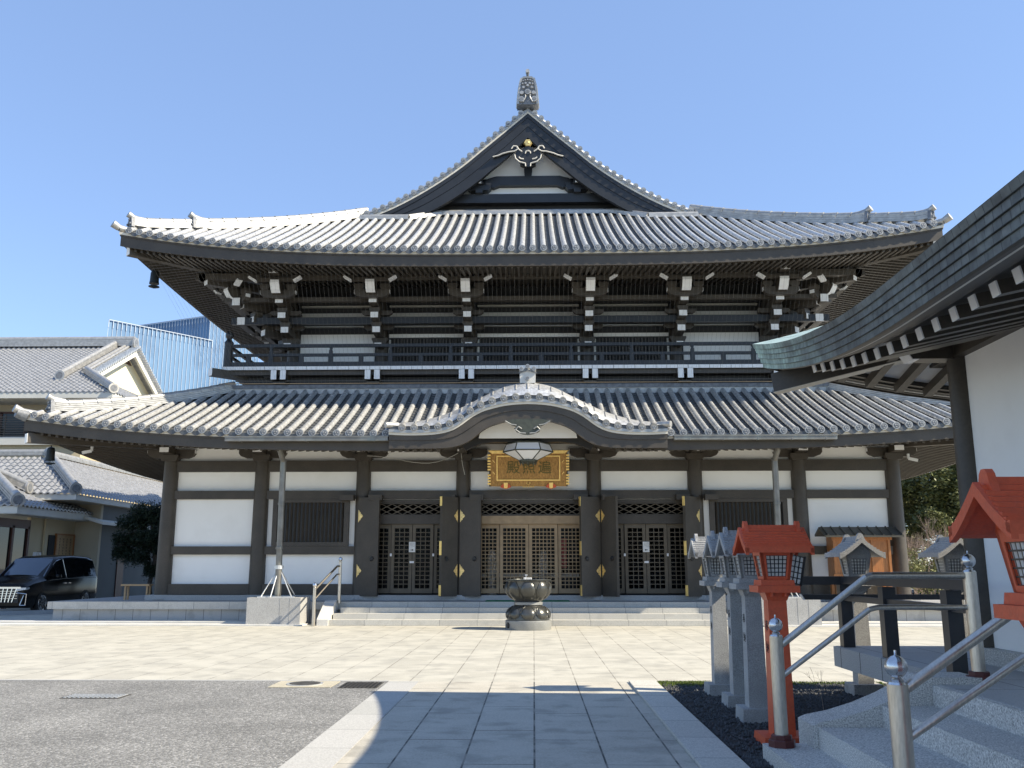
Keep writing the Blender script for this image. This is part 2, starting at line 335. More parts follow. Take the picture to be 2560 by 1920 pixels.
# ------------------------------------------------------------------ mesh builder
class MB:
    def __init__(s):
        s.v = []; s.f = []; s.mi = []; s.mats = []; s.uv = {}
    def m(s, name):
        if name not in s.mats: s.mats.append(name)
        return s.mats.index(name)
    def add(s, vs, fs, m, uvs=None):
        b = len(s.v); k = s.m(m)
        s.v.extend([tuple(p) for p in vs])
        for i, f in enumerate(fs):
            if uvs: s.uv[len(s.f)] = uvs[i]
            s.f.append(tuple(b + j for j in f)); s.mi.append(k)
    def box(s, x0, x1, y0, y1, z0, z1, m):
        x0, x1 = min(x0, x1), max(x0, x1); y0, y1 = min(y0, y1), max(y0, y1); z0, z1 = min(z0, z1), max(z0, z1)
        s.add([(x0, y0, z0), (x1, y0, z0), (x1, y1, z0), (x0, y1, z0), (x0, y0, z1), (x1, y0, z1), (x1, y1, z1), (x0, y1, z1)],
              [(0, 3, 2, 1), (4, 5, 6, 7), (0, 1, 5, 4), (1, 2, 6, 5), (2, 3, 7, 6), (3, 0, 4, 7)], m)
    def beam(s, p, q, w, h, m, up=Vector((0, 0, 1))):
        p = Vector(p); q = Vector(q); d = (q - p).normalized()
        a = d.cross(up)
        if a.length < 1e-4: a = Vector((1, 0, 0))
        a.normalize(); b = a.cross(d).normalized()
        a = a * (w / 2); b = b * (h / 2)
        vs = [p - a - b, p + a - b, p + a + b, p - a + b, q - a - b, q + a - b, q + a + b, q - a + b]
        s.add(vs, [(0, 3, 2, 1), (4, 5, 6, 7), (0, 1, 5, 4), (1, 2, 6, 5), (2, 3, 7, 6), (3, 0, 4, 7)][::1], m)
    def cyl(s, p, q, r0, r1, n, m, caps=True):
        p = Vector(p); q = Vector(q); d = (q - p).normalized()
        a = d.cross(Vector((0, 0, 1)))
        if a.length < 1e-3: a = Vector((1, 0, 0))
        a.normalize(); b = d.cross(a).normalized()
        vs = []
        for (c, r) in ((p, r0), (q, r1)):
            for i in range(n):
                t = 2 * PI * i / n
                vs.append(c + a * (r * math.cos(t)) + b * (r * math.sin(t)))
        fs = [(i, (i + 1) % n, n + (i + 1) % n, n + i) for i in range(n)]
        if caps:
            fs.append(tuple(range(n - 1, -1, -1))); fs.append(tuple(range(n, 2 * n)))
        s.add(vs, fs, m)
    def tube(s, pts, r, n, m):
        for i in range(len(pts) - 1):
            s.cyl(pts[i], pts[i + 1], r, r, n, m)
    def lathe(s, cx, cy, prof, n, m, mod=None):
        vs = []
        for (r, z) in prof:
            for i in range(n):
                t = 2 * PI * i / n
                rr = r * (mod(t, z) if mod else 1)
                vs.append((cx + rr * math.cos(t), cy + rr * math.sin(t), z))
        fs = []
        for k in range(len(prof) - 1):
            for i in range(n):
                j = (i + 1) % n
                fs.append((k * n + i, k * n + j, (k + 1) * n + j, (k + 1) * n + i))
        fs.append(tuple(range(n - 1, -1, -1)))
        L = (len(prof) - 1) * n
        fs.append(tuple(range(L, L + n)))
        s.add(vs, fs, m)
    def prism(s, poly, a0, a1, m, plane='xz', capm=None):
        def P(u, w, a):
            return {'xz': (u, a, w), 'yz': (a, u, w), 'xy': (u, w, a)}[plane]
        n = len(poly)
        vs = [P(u, w, a0) for u, w in poly] + [P(u, w, a1) for u, w in poly]
        s.add(vs, [(i, (i + 1) % n, n + (i + 1) % n, n + i) for i in range(n)], m)
        s.add(vs, [tuple(range(n - 1, -1, -1)), tuple(range(n, 2 * n))], capm or m)
    def band(s, top, bot, a0, a1, m, plane='xz'):
        """solid strip between two polylines (same count) extruded from a0 to a1"""
        def P(u, w, a):
            return {'xz': (u, a, w), 'yz': (a, u, w)}[plane]
        n = len(top)
        vs = [P(*t, a0) for t in top] + [P(*t, a0) for t in bot] + [P(*t, a1) for t in top] + [P(*t, a1) for t in bot]
        fs = []
        for i in range(n - 1):
            fs += [(i, i + 1, n + i + 1, n + i), (2 * n + i, 3 * n + i, 3 * n + i + 1, 2 * n + i + 1),
                   (i, 2 * n + i, 2 * n + i + 1, i + 1), (n + i, n + i + 1, 3 * n + i + 1, 3 * n + i)]
        fs += [(0, n, 3 * n, 2 * n), (n - 1, 3 * n - 1, 4 * n - 1, 2 * n - 1)]
        s.add(vs, fs, m)
    def grid(s, rows, m, uv=None):
        n = len(rows[0]); vs = [p for r in rows for p in r]; fs = []; uvs = []
        for j in range(len(rows) - 1):
            for i in range(n - 1):
                q = (j * n + i, j * n + i + 1, (j + 1) * n + i + 1, (j + 1) * n + i)
                fs.append(q)
                if uv: uvs.append([uv[j][i], uv[j][i + 1], uv[j + 1][i + 1], uv[j + 1][i]])
        s.add(vs, fs, m, uvs if uv else None)
    def build(s, name, parent=None, smooth=None, loc=None, world=True):
        me = bpy.data.meshes.new(name)
        off = Vector((0, 0, 0))
        if parent is not None and world:
            r = parent
            while r.parent: r = r.parent
            off = Vector(r.location)
        if loc is not None: off = Vector(loc)
        me.from_pydata([(x - off.x, y - off.y, z - off.z) for x, y, z in s.v], [], s.f)
        for n in s.mats: me.materials.append(MATS[n])
        me.polygons.foreach_set('material_index', s.mi)
        if s.uv:
            ul = me.uv_layers.new(name='uv')
            for fi, cs in s.uv.items():
                p = me.polygons[fi]
                for k, li in enumerate(p.loop_indices): ul.data[li].uv = cs[k]
        if smooth:
            me.polygons.foreach_set('use_smooth', [True] * len(me.polygons))
            me.set_sharp_from_angle(angle=R(smooth))
        me.update()
        o = bpy.data.objects.new(name, me)
        C.objects.link(o)
        if parent is not None: o.parent = parent
        if loc is not None: o.location = loc
        return o

def tag(o, label=None, cat=None, group=None, kind=None):
    if label: o['label'] = label
    if cat: o['category'] = cat
    if group: o['group'] = group
    if kind: o['kind'] = kind
    return o
def thing(name, loc, label, cat, group=None):
    o = bpy.data.objects.new(name, None)
    o.empty_display_size = 0.2
    C.objects.link(o); o.location = loc
    return tag(o, label, cat, group)
def kids(o): return [c for c in bpy.data.objects if c.parent == o]
def dup(root, loc, rot=None, label=None, parent=None):
    ch = kids(root)
    r = root.copy(); C.objects.link(r)
    if parent is not None: r.parent = parent
    r.location = loc
    if rot is not None: r.rotation_euler = (0, 0, rot)
    if label: r['label'] = label
    for c in ch: dup(c, c.location, None, None, r)
    return r
def struct(o): o['kind'] = 'structure'; return o
def lerp_tab(tab, x):
    if x <= tab[0][0]: return tab[0][1]
    for (a, b), (c, d) in zip(tab, tab[1:]):
        if x <= c: return b + (d - b) * (x - a) / (c - a)
    return tab[-1][1]
def smooth_tab(tab, x):
    """catmull-rom through a table"""
    n = len(tab)
    if x <= tab[0][0]: return tab[0][1]
    if x >= tab[-1][0]: return tab[-1][1]
    for i in range(n - 1):
        if x <= tab[i + 1][0]: break
    x0, y0 = tab[i]; x1, y1 = tab[i + 1]; h = x1 - x0
    m0 = (y1 - tab[i - 1][1]) / (x1 - tab[i - 1][0]) if i > 0 else (y1 - y0) / h
    m1 = (tab[i + 2][1] - y0) / (tab[i + 2][0] - x0) if i < n - 2 else (y1 - y0) / h
    t = (x - x0) / h
    return (2*t**3-3*t**2+1)*y0 + (t**3-2*t**2+t)*h*m0 + (-2*t**3+3*t**2)*y1 + (t**3-t**2)*h*m1
def text_mesh(txt, size, name, matn, parent, matrix, depth=0.004, world=True):
    cu = bpy.data.curves.new('txt', 'FONT'); cu.body = txt; cu.size = size; cu.extrude = depth
    cu.align_x = 'CENTER'; cu.align_y = 'CENTER'; cu.space_line = 0.95
    to = bpy.data.objects.new('txt', cu); C.objects.link(to)
    dg = bpy.context.evaluated_depsgraph_get()
    me = bpy.data.meshes.new_from_object(to.evaluated_get(dg))
    bpy.data.objects.remove(to)
    me.transform(matrix)
    if parent is not None and world:
        r = parent
        while r.parent: r = r.parent
        me.transform(Matrix.Translation(-Vector(r.location)))
    me.materials.clear(); me.materials.append(MATS[matn])
    o = bpy.data.objects.new(name, me); C.objects.link(o); o.parent = parent
    return o

# ------------------------------------------------------------------ ground
XC = -0.14                                   # axis of the temple hall
g = MB(); g.box(-700, 700, -60, 1400, -0.3, -0.012, 'asphalt'); struct(g.build('ground'))
g = MB(); g.box(-60, 40, 12.72, 47, -0.2, 0.0, 'paving'); struct(g.build('paved_plaza'))
g = MB(); g.box(-60, -1.955, -20, 12.715, -0.2, 0.004, 'asphalt'); struct(g.build('asphalt_lot'))
g = MB(); g.box(-1.54, 1.258, -20, 12.715, -0.2, 0.004, 'path'); struct(g.build('stone_path'))
g = MB(); g.box(-1.95, -1.545, -20, 12.715, -0.2, 0.008, 'kerb_stone'); g.box(-60, -1.955, 12.717, 12.80, -0.1, 0.010, 'kerb_stone')
g.box(1.263, 1.62, -20, 12.715, -0.2, 0.03, 'kerb_dark'); struct(g.build('path_kerb'))
g = MB(); g.box(1.625, 12, -20, 12.715, -0.2, -0.004, 'soil'); struct(g.build('gravel_bed_soil'))
# low stone edging and gutter step in front of the hall platform
g = MB()
g.box(-24, -6.1, 24.55, 25.15, 0.0, 0.035, 'granite_light')
g.box(-16.5, -7.7, 25.2, 25.88, 0.0, 0.075, 'granite_light')
g.box(6.0, 24, 24.55, 25.15, 0.0, 0.035, 'granite_light')
g.box(7.5, 16.5, 25.2, 25.88, 0.0, 0.075, 'granite_light')
struct(g.build('stone_edging'))
g = MB(); g.beam((-23, 24.6, 0.06), (-14.9, 32.0, 0.06), 0.16, 0.14, 'granite_blue'); struct(g.build('kerb'))

# loose gravel
g = MB(); rr = random.Random(3)
for i in range(9000):
    y = rr.uniform(7.4, 12.6); x = rr.uniform(1.66, 4.2 if y > 7.9 else 2.1)
    if y < 8.0 and x > 2.1: continue
    s = rr.uniform(0.010, 0.024); z = 0.0 + rr.random() * 0.012
    a = rr.random() * 6.28; ca, sa = math.cos(a) * s, math.sin(a) * s
    g.add([(x + ca, y + sa, z), (x - sa, y + ca, z), (x - ca, y - sa, z), (x + sa, y - ca, z), (x + rr.uniform(-.3, .3) * s, y + rr.uniform(-.3, .3) * s, z + s * rr.uniform(.5, 1.1))],
          [(0, 1, 4), (1, 2, 4), (2, 3, 4), (3, 0, 4)], 'gravel')
o = g.build('gravel'); tag(o, 'dark crushed gravel bed around the lantern bases', 'gravel', kind='stuff')
g = MB()
for i in range(7000):
    if rr.random() < 0.55: x = rr.uniform(1.64, 2.35); y = 12.7 - abs(rr.gauss(0, 0.16))
    else: x = rr.uniform(2.0, 4.6); y = 12.7 - abs(rr.gauss(0, 0.10))
    h = rr.uniform(0.015, 0.04); a = rr.random() * 6.28; w = 0.006
    g.add([(x - w * math.cos(a), y - w * math.sin(a), 0), (x + w * math.cos(a), y + w * math.sin(a), 0), (x + rr.uniform(-.02, .02), y + rr.uniform(-.02, .02), h)], [(0, 1, 2)], 'moss')
o = g.build('grass'); tag(o, 'thin green moss and grass strip where the gravel meets the plaza', 'grass', kind='stuff')

# covers in the ground
g = MB()
g.box(-5.55, -4.85, 11.0, 11.36, 0.004, 0.010, 'iron')
for i in range(12): g.box(-5.52 + i * 0.056, -5.495 + i * 0.056, 11.03, 11.33, 0.010, 0.014, 'galvanised')
for i in range(5): g.box(-5.52, -4.88, 11.06 + i * 0.06, 11.075 + i * 0.06, 0.0141, 0.017, 'galvanised')
tag(g.build('drain_grate'), 'small steel drain grate in the middle of the asphalt', 'drain grate')
g = MB(); g.box(-3.40, -2.6, 12.05, 12.68, 0.004, 0.012, 'manhole_surround')
g.cyl((-3.0, 12.37, 0.012), (-3.0, 12.37, 0.02), 0.24, 0.24, 28, 'galvanised')
g.cyl((-3.0, 12.37, 0.02), (-3.0, 12.37, 0.023), 0.20, 0.20, 28, 'iron')
tag(g.build('manhole_cover'), 'round manhole cover in a tan square at the asphalt edge', 'manhole cover')
g = MB(); g.box(-2.5, -2.0, 12.0, 12.6, 0.004, 0.010, 'iron')
for i in range(9): g.box(-2.47 + i * 0.053, -2.445 + i * 0.053, 12.03, 12.57, 0.010, 0.015, 'black')
tag(g.build('drain_grate'), 'dark slotted drain grate at the corner where asphalt meets path', 'drain grate')

# ------------------------------------------------------------------ roof helpers
def tiled_slope(mb, sym, Wu, Wclip, D, Ze, h, F, p, rowsp, side, seg=0.30, rr_=0.082, y0=0.0, xc=XC, ustart=None, uend=None, Dl=None, discs=True, discr=0.1, d0f=None, D_of=None):
    """side: function (u, d) -> (x, y) ; tile rows run inward along d. hip clipped at |u| <= Wclip - d"""
    Dl = Dl or D
    def lift(u, d):
        t = min(1.0, abs(u) / max(0.5, (Wclip - d)))
        return F * t ** p * max(0.0, 1 - d / Dl) ** 1.6
    def P(u, d, dz=0.0):
        x, y = side(u, d)
        return Vector((x, y, Ze + h(d) + lift(u, d) + dz))
    n = int(2 * Wu / rowsp); us = [-(n / 2) * rowsp + i * rowsp for i in range(n + 1)]
    if ustart is not None: us = [u for u in us if ustart <= u <= uend]
    for u in us:
        dm = min(D, Wclip - abs(u))
        if dm < 0.15: continue
        if D_of: dm = min(dm, D_of(u))
        ds = d0f(u) if d0f else 0.0
        ns = max(1, int(round((dm - ds) / seg)))
        for k in range(ns):
            d0 = ds + (dm - ds) * k / ns; d1 = ds + (dm - ds) * (k + 1) / ns
            rings = []
            for dd, r in ((d0, rr_ * 1.03), (d1, rr_ * 0.97)):
                c = P(u, dd); e = 0.01
                ax = P(u + e, dd) - P(u - e, dd); ax.normalize()
                dn = P(u, dd + e) - P(u, dd - e); dn.normalize()
                up = ax.cross(dn)
                if up.z < 0: up = -up
                rings.append([c + ax * (r * math.cos(PI * i / 6)) + up * (r * math.sin(PI * i / 6) * 1.12 + 0.01) for i in range(7)])
            mb.grid([rings[0], rings[1]], 'tile')
            mb.add(rings[0], [tuple(range(7))], 'tile')
        # pan tiles
        u2 = u + rowsp
        if u2 > us[-1] + 1e-6: continue
        dm2 = min(D, Wclip - max(abs(u), abs(u2)) + rowsp * 0.5)
        if dm2 < 0.15: continue
        if D_of: dm2 = min(dm2, D_of(u + rowsp / 2))
        ds = d0f(u + rowsp / 2) if d0f else 0.0
        ns = max(1, int(round((dm2 - ds) / 0.24)))
        for k in range(ns):
            d0 = ds + (dm2 - ds) * k / ns; d1 = ds + (dm2 - ds) * (k + 1) / ns
            ra = []; rb = []; rc = []
            for i in range(5):
                uu = u + rowsp * i / 4; sag = -0.055 * math.sin(PI * i / 4)
                ra.append(P(uu, d0, sag + 0.030)); rb.append(P(uu, d1, sag)); rc.append(P(uu, d0, sag))
            mb.grid([rc, ra, rb], 'pan_tile')
    # eave ends
    if discs:
        for u in us:
            if abs(u) > Wclip - 0.12 or (d0f and d0f(u) > 0): continue
            c = P(u, 0.0); x0, y0_ = side(u, 0); x1, y1_ = side(u, 1)
            out = Vector((x0 - x1, y0_ - y1_, 0)).normalized()
            c = c + Vector((0, 0, 0.01))
            mb.cyl(c - out * 0.02, c + out * 0.05, discr, discr, 14, 'ridge_tile')
            mb.cyl(c + out * 0.05, c + out * 0.052, discr * 0.78, discr * 0.78, 12, 'tile_dark')
            for q in range(3):
                a = q * 2.094 + 0.4
                sx = Vector((-out.y, out.x, 0))
                cc = c + out * 0.054 + sx * (math.cos(a) * discr * 0.36) + Vector((0, 0, math.sin(a) * discr * 0.36))
                mb.cyl(cc, cc + out * 0.008, discr * 0.2, discr * 0.16, 6, 'ridge_tile')
            u2 = u + rowsp
            if u2 > us[-1] + 1e-6 or abs(u2) > Wclip - 0.1 or (d0f and d0f(u2) > 0): continue
            top = []; bot = []
            for i in range(7):
                uu = u + rowsp * i / 6; sag = -0.055 * math.sin(PI * i / 6)
                pt = P(uu, 0) + out * 0.03
                top.append(pt + Vector((0, 0, sag + 0.02))); bot.append(pt + Vector((0, 0, sag * 1.9 - 0.05)))
            mb.grid([top, bot], 'pan_tile')
            mb.grid([[q - out * 0.06 for q in top], [q for q in top]], 'ridge_tile')
    return P, lift
def front(xc, ye): return lambda u, d: (xc + u, ye + d)
def left(xe, yc, c=0, H=1): return lambda u, d: (xe + d + c * max(0, 1 - abs(u / H) ** 2.5) * max(0, 1 - d / 3), yc - u)
def right(xe, yc, c=0, H=1): return lambda u, d: (xe - d - c * max(0, 1 - abs(u / H) ** 2.5) * max(0, 1 - d / 3), yc + u)

def eave_strip(mb, P, side, W, uvals, z_top, z_bot, o0, thick, m, lift=None):
    """board following the eave curve; o0 = inward offset"""
    rows = [[], [], [], []]
    for u in uvals:
        c = P(u, 0)
        uc = u * (W - o0) / W
        uc2 = u * (W - o0 - thick) / W
        a = side(uc, o0); b = side(uc2, o0 + thick)
        rows[0].append((a[0], a[1], c.z + z_top)); rows[1].append((a[0], a[1], c.z + z_bot))
        rows[2].append((b[0], b[1], c.z + z_bot)); rows[3].append((b[0], b[1], c.z + z_top))
    mb.grid([rows[0], rows[1], rows[2], rows[3], rows[0]], m)
def soffit(mb, mr, P, side, W, D, drop, slope, ov, rafts=0.2, rw=0.075, rh=0.09, m='wood', gap=0):
    us = [-W + 2 * W * i / 60 for i in range(61)]
    rows = []
    def S(u, d, dz=0):
        # u given at the eave; shrink towards the wall
        uu = u if abs(u) <= W - d else math.copysign(W - d, u)
        base = P(u, 0).z - drop
        lf = P(u, 0).z - P(0, 0).z
        z = P(0, 0).z - drop + slope * d + lf * max(0, 1 - d / (ov * 1.3))
        x, y = side(uu, d)
        return Vector((x, y, z + dz))
    for j in range(9):
        d = 0.16 + (ov + 0.35 - 0.16) * j / 8
        rows.append([S(u, d) for u in us])
    if gap:
        k0 = [i for i, u in enumerate(us) if u < -gap][-1] + 1; k1 = [i for i, u in enumerate(us) if u > gap][0] - 1
        mb.grid([r[:k0 + 1] for r in rows], m); mb.grid([r[k1:] for r in rows], m)
    else: mb.grid(rows, m)
    n = int(2 * (W - 0.3) / rafts)
    for i in range(n + 1):
        u = -(W - 0.3) + i * rafts
        dm = min(ov + 0.3, W - abs(u))
        if dm < 0.35 or abs(u) < gap: continue
        k = 3 if dm > 1.2 else 1
        for q in range(k):
            d0 = 0.2 + (dm - 0.2) * q / k; d1 = 0.2 + (dm - 0.2) * (q + 1) / k
            mr.beam(S(u, d0, -rh / 2), S(u, d1, -rh / 2), rw, rh, m)

hall = thing('temple_hall', (XC, 27.2, 0), 'large two storey temple hall with grey tiled roofs, dark timber frame and white walls', 'temple')

# ---- lower roof
W1 = 13.85; YE1 = 24.2; ZE1 = 5.04; D1 = 4.25; BACK = 46.6; YC1 = (YE1 + BACK) / 2; H1 = (BACK - YE1) / 2
h1 = lambda d: 0.41 * d + 0.013 * d * d
KTf = [(0, 5.40), (.45, 5.38), (.92, 5.26), (1.2, 5.12), (1.46, 4.90), (1.73, 4.75), (2.0, 4.67), (2.3, 4.64), (3.0, 4.63), (3.72, 4.63)]
def d0_main(u):
    if abs(u) > 3.45: return 0.0
    need = smooth_tab(KTf, abs(u)) + .32 - 5.04
    return max(.45, need / .42)
mb = MB()
sf = front(XC, YE1)
P1, l1 = tiled_slope(mb, True, W1, W1, D1, ZE1, h1, 0.60, 3.6, 0.333, sf, d0f=d0_main)
sl = left(XC - W1, YC1, .35, H1); sr = right(XC + W1, YC1, .35, H1)
P1l, _ = tiled_slope(mb, True, H1, H1, D1, ZE1, h1, 0.60, 2.6, 0.333, sl, seg=0.6)
P1r, _ = tiled_slope(mb, True, H1, H1, D1, ZE1, h1, 0.60, 2.6, 0.333, sr, seg=0.6)
mb.box(XC - W1 + D1 - 0.2, XC + W1 - D1 + 0.2, YE1 + D1 - 0.02, YE1 + D1 + 0.25, ZE1 + h1(D1) - 0.2, ZE1 + h1(D1) + 0.22, 'ridge_tile')
mb.box(XC - W1 + D1 - 0.2, XC + W1 - D1 + 0.2, YE1 + D1 - 0.06, YE1 + D1 - 0.02, ZE1 + h1(D1) + 0.12, ZE1 + h1(D1) + 0.24, 'tile_dark')
lower_roof = mb.build('lower_roof', hall, smooth=40)
def eave_set(P, side, W, roofobj, fas, gap=0):
    if gap:
        for a, b in ((-W, -gap), (gap, W)):
            us = [a + (b - a) * i / 36 for i in range(37)]
            e = MB(); eave_strip(e, P, side, W, us, -0.065, -0.145, 0.03, 0.10, 'eave_cream'); e.build('edge_board', roofobj, smooth=30)
            e = MB(); eave_strip(e, P, side, W, us, -0.146, -0.146 - fas, 0.07, 0.10, 'wood')
            eave_strip(e, P, side, W, us, -0.148, -0.20, 0.05, 0.02, 'wood'); e.build('fascia', roofobj, smooth=30)
        return
    us = [-W + 2 * W * i / 72 for i in range(73)]
    e = MB(); eave_strip(e, P, side, W, us, -0.065, -0.145, 0.03, 0.10, 'eave_cream'); e.build('edge_board', roofobj, smooth=30)
    e = MB(); eave_strip(e, P, side, W, us, -0.146, -0.146 - fas, 0.07, 0.10, 'wood')
    eave_strip(e, P, side, W, us, -0.148, -0.20, 0.05, 0.02, 'wood'); e.build('fascia', roofobj, smooth=30)
def ridge_run(mb, pts, w, hgt, layers=4, endcap=True, mt='ridge_tile', flare_end=None):
    """stacked flat tiles + round cap tile following a 3-D polyline of base points, end at pts[0]"""
    n = len(pts)
    for L in range(layers):
        z0 = hgt * L / layers + 0.012; z1 = hgt * (L + 1) / layers
        ww = w * (1 - 0.10 * L) + (0.03 if L == 0 else 0)
        for i in range(n - 1):
            p = Vector(pts[i]); q = Vector(pts[i + 1])
            mb.beam(p + Vector((0, 0, (z0 + z1) / 2)), q + Vector((0, 0, (z0 + z1) / 2)), ww, z1 - z0, mt)
    for i in range(n - 1):
        p = Vector(pts[i]) + Vector((0, 0, hgt + 0.03)); q = Vector(pts[i + 1]) + Vector((0, 0, hgt + 0.03))
        mb.cyl(p, q, w * 0.40, w * 0.36, 10, mt)
    # tile seams
    for i in range(0, n - 1):
        p = Vector(pts[i]) + Vector((0, 0, hgt + 0.03)); d = (Vector(pts[i + 1]) - Vector(pts[i])).normalized()
        mb.cyl(p, p + d * 0.03, w * 0.43, w * 0.43, 10, mt)
def ridge_end(mb, p, d, w, hgt, mt='tile_dark'):
    """demon tile plate with scrolls and a projecting round tile on top; d = outward direction"""
    p = Vector(p); d = Vector(d).normalized(); sx = Vector((-d.y, d.x, 0)).normalized()
    def Q(a, z, o): return p + sx * a + Vector((0, 0, z)) + d * o
    poly = [(-w * .75, -.05), (w * .75, -.05), (w * .62, hgt * .5), (w * .48, hgt * .95), (w * .2, hgt * 1.12), (-w * .2, hgt * 1.12), (-w * .48, hgt * .95), (-w * .62, hgt * .5)]
    n = len(poly)
    vs = [Q(a, z, 0) for a, z in poly] + [Q(a, z, 0.10) for a, z in poly]
    mb.add(vs, [(i, (i + 1) % n, n + (i + 1) % n, n + i) for i in range(n)] + [tuple(range(n, 2 * n))], mt)
    for a, z, r in ((-w * .42, hgt * .2, w * .2), (w * .42, hgt * .2, w * .2), (0, hgt * .35, w * .24), (0, hgt * .75, w * .18)):
        mb.cyl(Q(a, z, .09), Q(a, z, .15), r, r * .7, 9, mt)
    mb.cyl(Q(0, hgt * 1.02, -0.30), Q(0, hgt * 1.12, 0.02), w * 0.36, w * 0.36, 12, 'ridge_tile'); mb.cyl(Q(0, hgt * 1.12, 0.02), Q(0, hgt * 1.12 + 0.07, 0.17), w * 0.36, w * 0.42, 12, 'ridge_tile')
def hip_pts(P, W, d0, d1, sgn, n, dz=0.0):
    out = []
    for i in range(n + 1):
        d = d0 + (d1 - d0) * i / n
        c = P(sgn * (W - d), d); out.append(Vector((c.x, c.y, c.z + dz)))
    return out
eave_set(P1, sf, W1, lower_roof, 0.30, 3.4)
eave_set(P1l, sl, H1, lower_roof, 0.30)
eave_set(P1r, sr, H1, lower_roof, 0.30)
for sgn in (-1, 1):
    mb = MB()
    pts = hip_pts(P1, W1, 0.55, D1 + 0.1, sgn, 14, 0.0)
    pts[0].z += 0.05
    ridge_run(mb, pts, 0.26, 0.23, 4)
    d = Vector((sgn, -1, 0))
    ridge_end(mb, pts[0], d, 0.24, 0.30)
    c = P1(sgn * W1, 0)
    mb.cyl(c + Vector((-sgn * .75, .75, -0.02)), c + Vector((-sgn * .02, .02, 0.05)), 0.10, 0.10, 12, 'ridge_tile'); mb.cyl(c + Vector((-sgn * .02, .02, 0.05)), c + Vector((sgn * .14, -.14, 0.14)), 0.10, 0.12, 12, 'ridge_tile')
    mb.cyl(c + Vector((-sgn * .1, .1, -0.05)), c + Vector((sgn * .10, -.10, 0.02)), 0.17, 0.13, 10, 'tile_dark')
    mb.build('hip_ridge', lower_roof, smooth=40)
mb = MB(); mr = MB()
for P_, s_, W_ in ((P1, sf, W1), (P1l, sl, H1), (P1r, sr, H1)):
    soffit(mb, mr, P_, s_, W_, D1, 0.42, 0.20, 3.0, 0.21, gap=2.35 if s_ is sf else 0)
mb.build('soffit', lower_roof); mr.build('rafters', lower_roof)
for sgn in (-1, 1):      # corner beam with white tip
    b = MB(); a = Vector((XC + sgn * 10.8, 27.2, 5.15)); q = Vector((XC + sgn * (13.72), 24.33, 4.98))
    b.beam(a, q, 0.22, 0.26, 'wood'); dd = (q - a).normalized(); b.beam(q, q + dd * 0.012, 0.21, 0.25, 'white')
    b.build('corner_beam', lower_roof)

# ---- upper roof (hip skirt + gable roof)
W2 = 12.35; YE2 = 25.65; ZE2 = 10.80; D2 = 6.5; BACK2 = 45.0; YC2 = (YE2 + BACK2) / 2; H2 = (BACK2 - YE2) / 2
h2 = lambda d: 0.50 * d + 0.0105 * d * d
def D2_of(u):
    return lerp_tab([(0, 6.5), (3.3, 6.5), (4.4, 5.75), (20, 5.75)], abs(u))
mb = MB(); sf2 = front(XC, YE2); sl2 = left(XC - W2, YC2, .6, H2); sr2 = right(XC + W2, YC2, .6, H2)
P2, _ = tiled_slope(mb, True, W2, W2, D2, ZE2, h2, 0.72, 3.2, 0.32, sf2, D_of=D2_of)
P2l, _ = tiled_slope(mb, True, H2, H2, 6.0, ZE2, h2, 0.72, 2.5, 0.32, sl2, seg=0.6, Dl=D2)
P2r, _ = tiled_slope(mb, True, H2, H2, 6.0, ZE2, h2, 0.72, 2.5, 0.32, sr2, seg=0.6, Dl=D2)
# low tiled coping where the skirt meets the gable
zt = ZE2 + h2(D2)
for ua, ub in ((-6.2, -4.4), (-4.4, -3.3), (-3.3, 3.3), (3.3, 4.4), (4.4, 6.2)):
    pa = P2(ua, D2_of(ua)); pb_ = P2(ub, D2_of(ub))
    mb.beam(pa + Vector((0, .05, .06)), pb_ + Vector((0, .05, .06)), .34, .14, 'ridge_tile'); mb.cyl(pa + Vector((0, .05, .16)), pb_ + Vector((0, .05, .16)), .08, .08, 8, 'ridge_tile')
upper_roof = mb.build('upper_roof', hall, smooth=40)
eave_set(P2, sf2, W2, upper_roof, 0.36)
eave_set(P2l, sl2, H2, upper_roof, 0.28)
eave_set(P2r, sr2, H2, upper_roof, 0.28)
for sgn in (-1, 1):
    mb = MB()
    d = Vector((sgn, -1, 0))
    p1 = hip_pts(P2, W2, 1.65, 6.3, sgn, 14, 0.0); p1[0].z += 0.08
    ridge_run(mb, p1, 0.28, 0.27, 4); ridge_end(mb, p1[0], d, 0.26, 0.32)
    p2 = hip_pts(P2, W2, 0.30, 2.0, sgn, 6, 0.04); p2[0].z += 0.06
    ridge_run(mb, p2, 0.26, 0.22, 3); ridge_end(mb, p2[0], d, 0.24, 0.26)
    c = P2(sgn * W2, 0)
    mb.cyl(c + Vector((-sgn * .7, .7, -0.02)), c + Vector((-sgn * .02, .02, 0.05)), 0.10, 0.10, 12, 'ridge_tile'); mb.cyl(c + Vector((-sgn * .02, .02, 0.05)), c + Vector((sgn * .12, -.12, 0.14)), 0.10, 0.12, 12, 'ridge_tile')
    mb.build('hip_ridge', upper_roof, smooth=40)
mb = MB(); mr = MB()
for P_, s_, W_ in ((P2, sf2, W2), (P2l, sl2, H2), (P2r, sr2, H2)):
    soffit(mb, mr, P_, s_, W_, D2, 0.48 if s_ is sf2 else .40, 0.17, 4.3, 0.19, m='wood')
mb.build('soffit', upper_roof); mr.build('rafters', upper_roof)
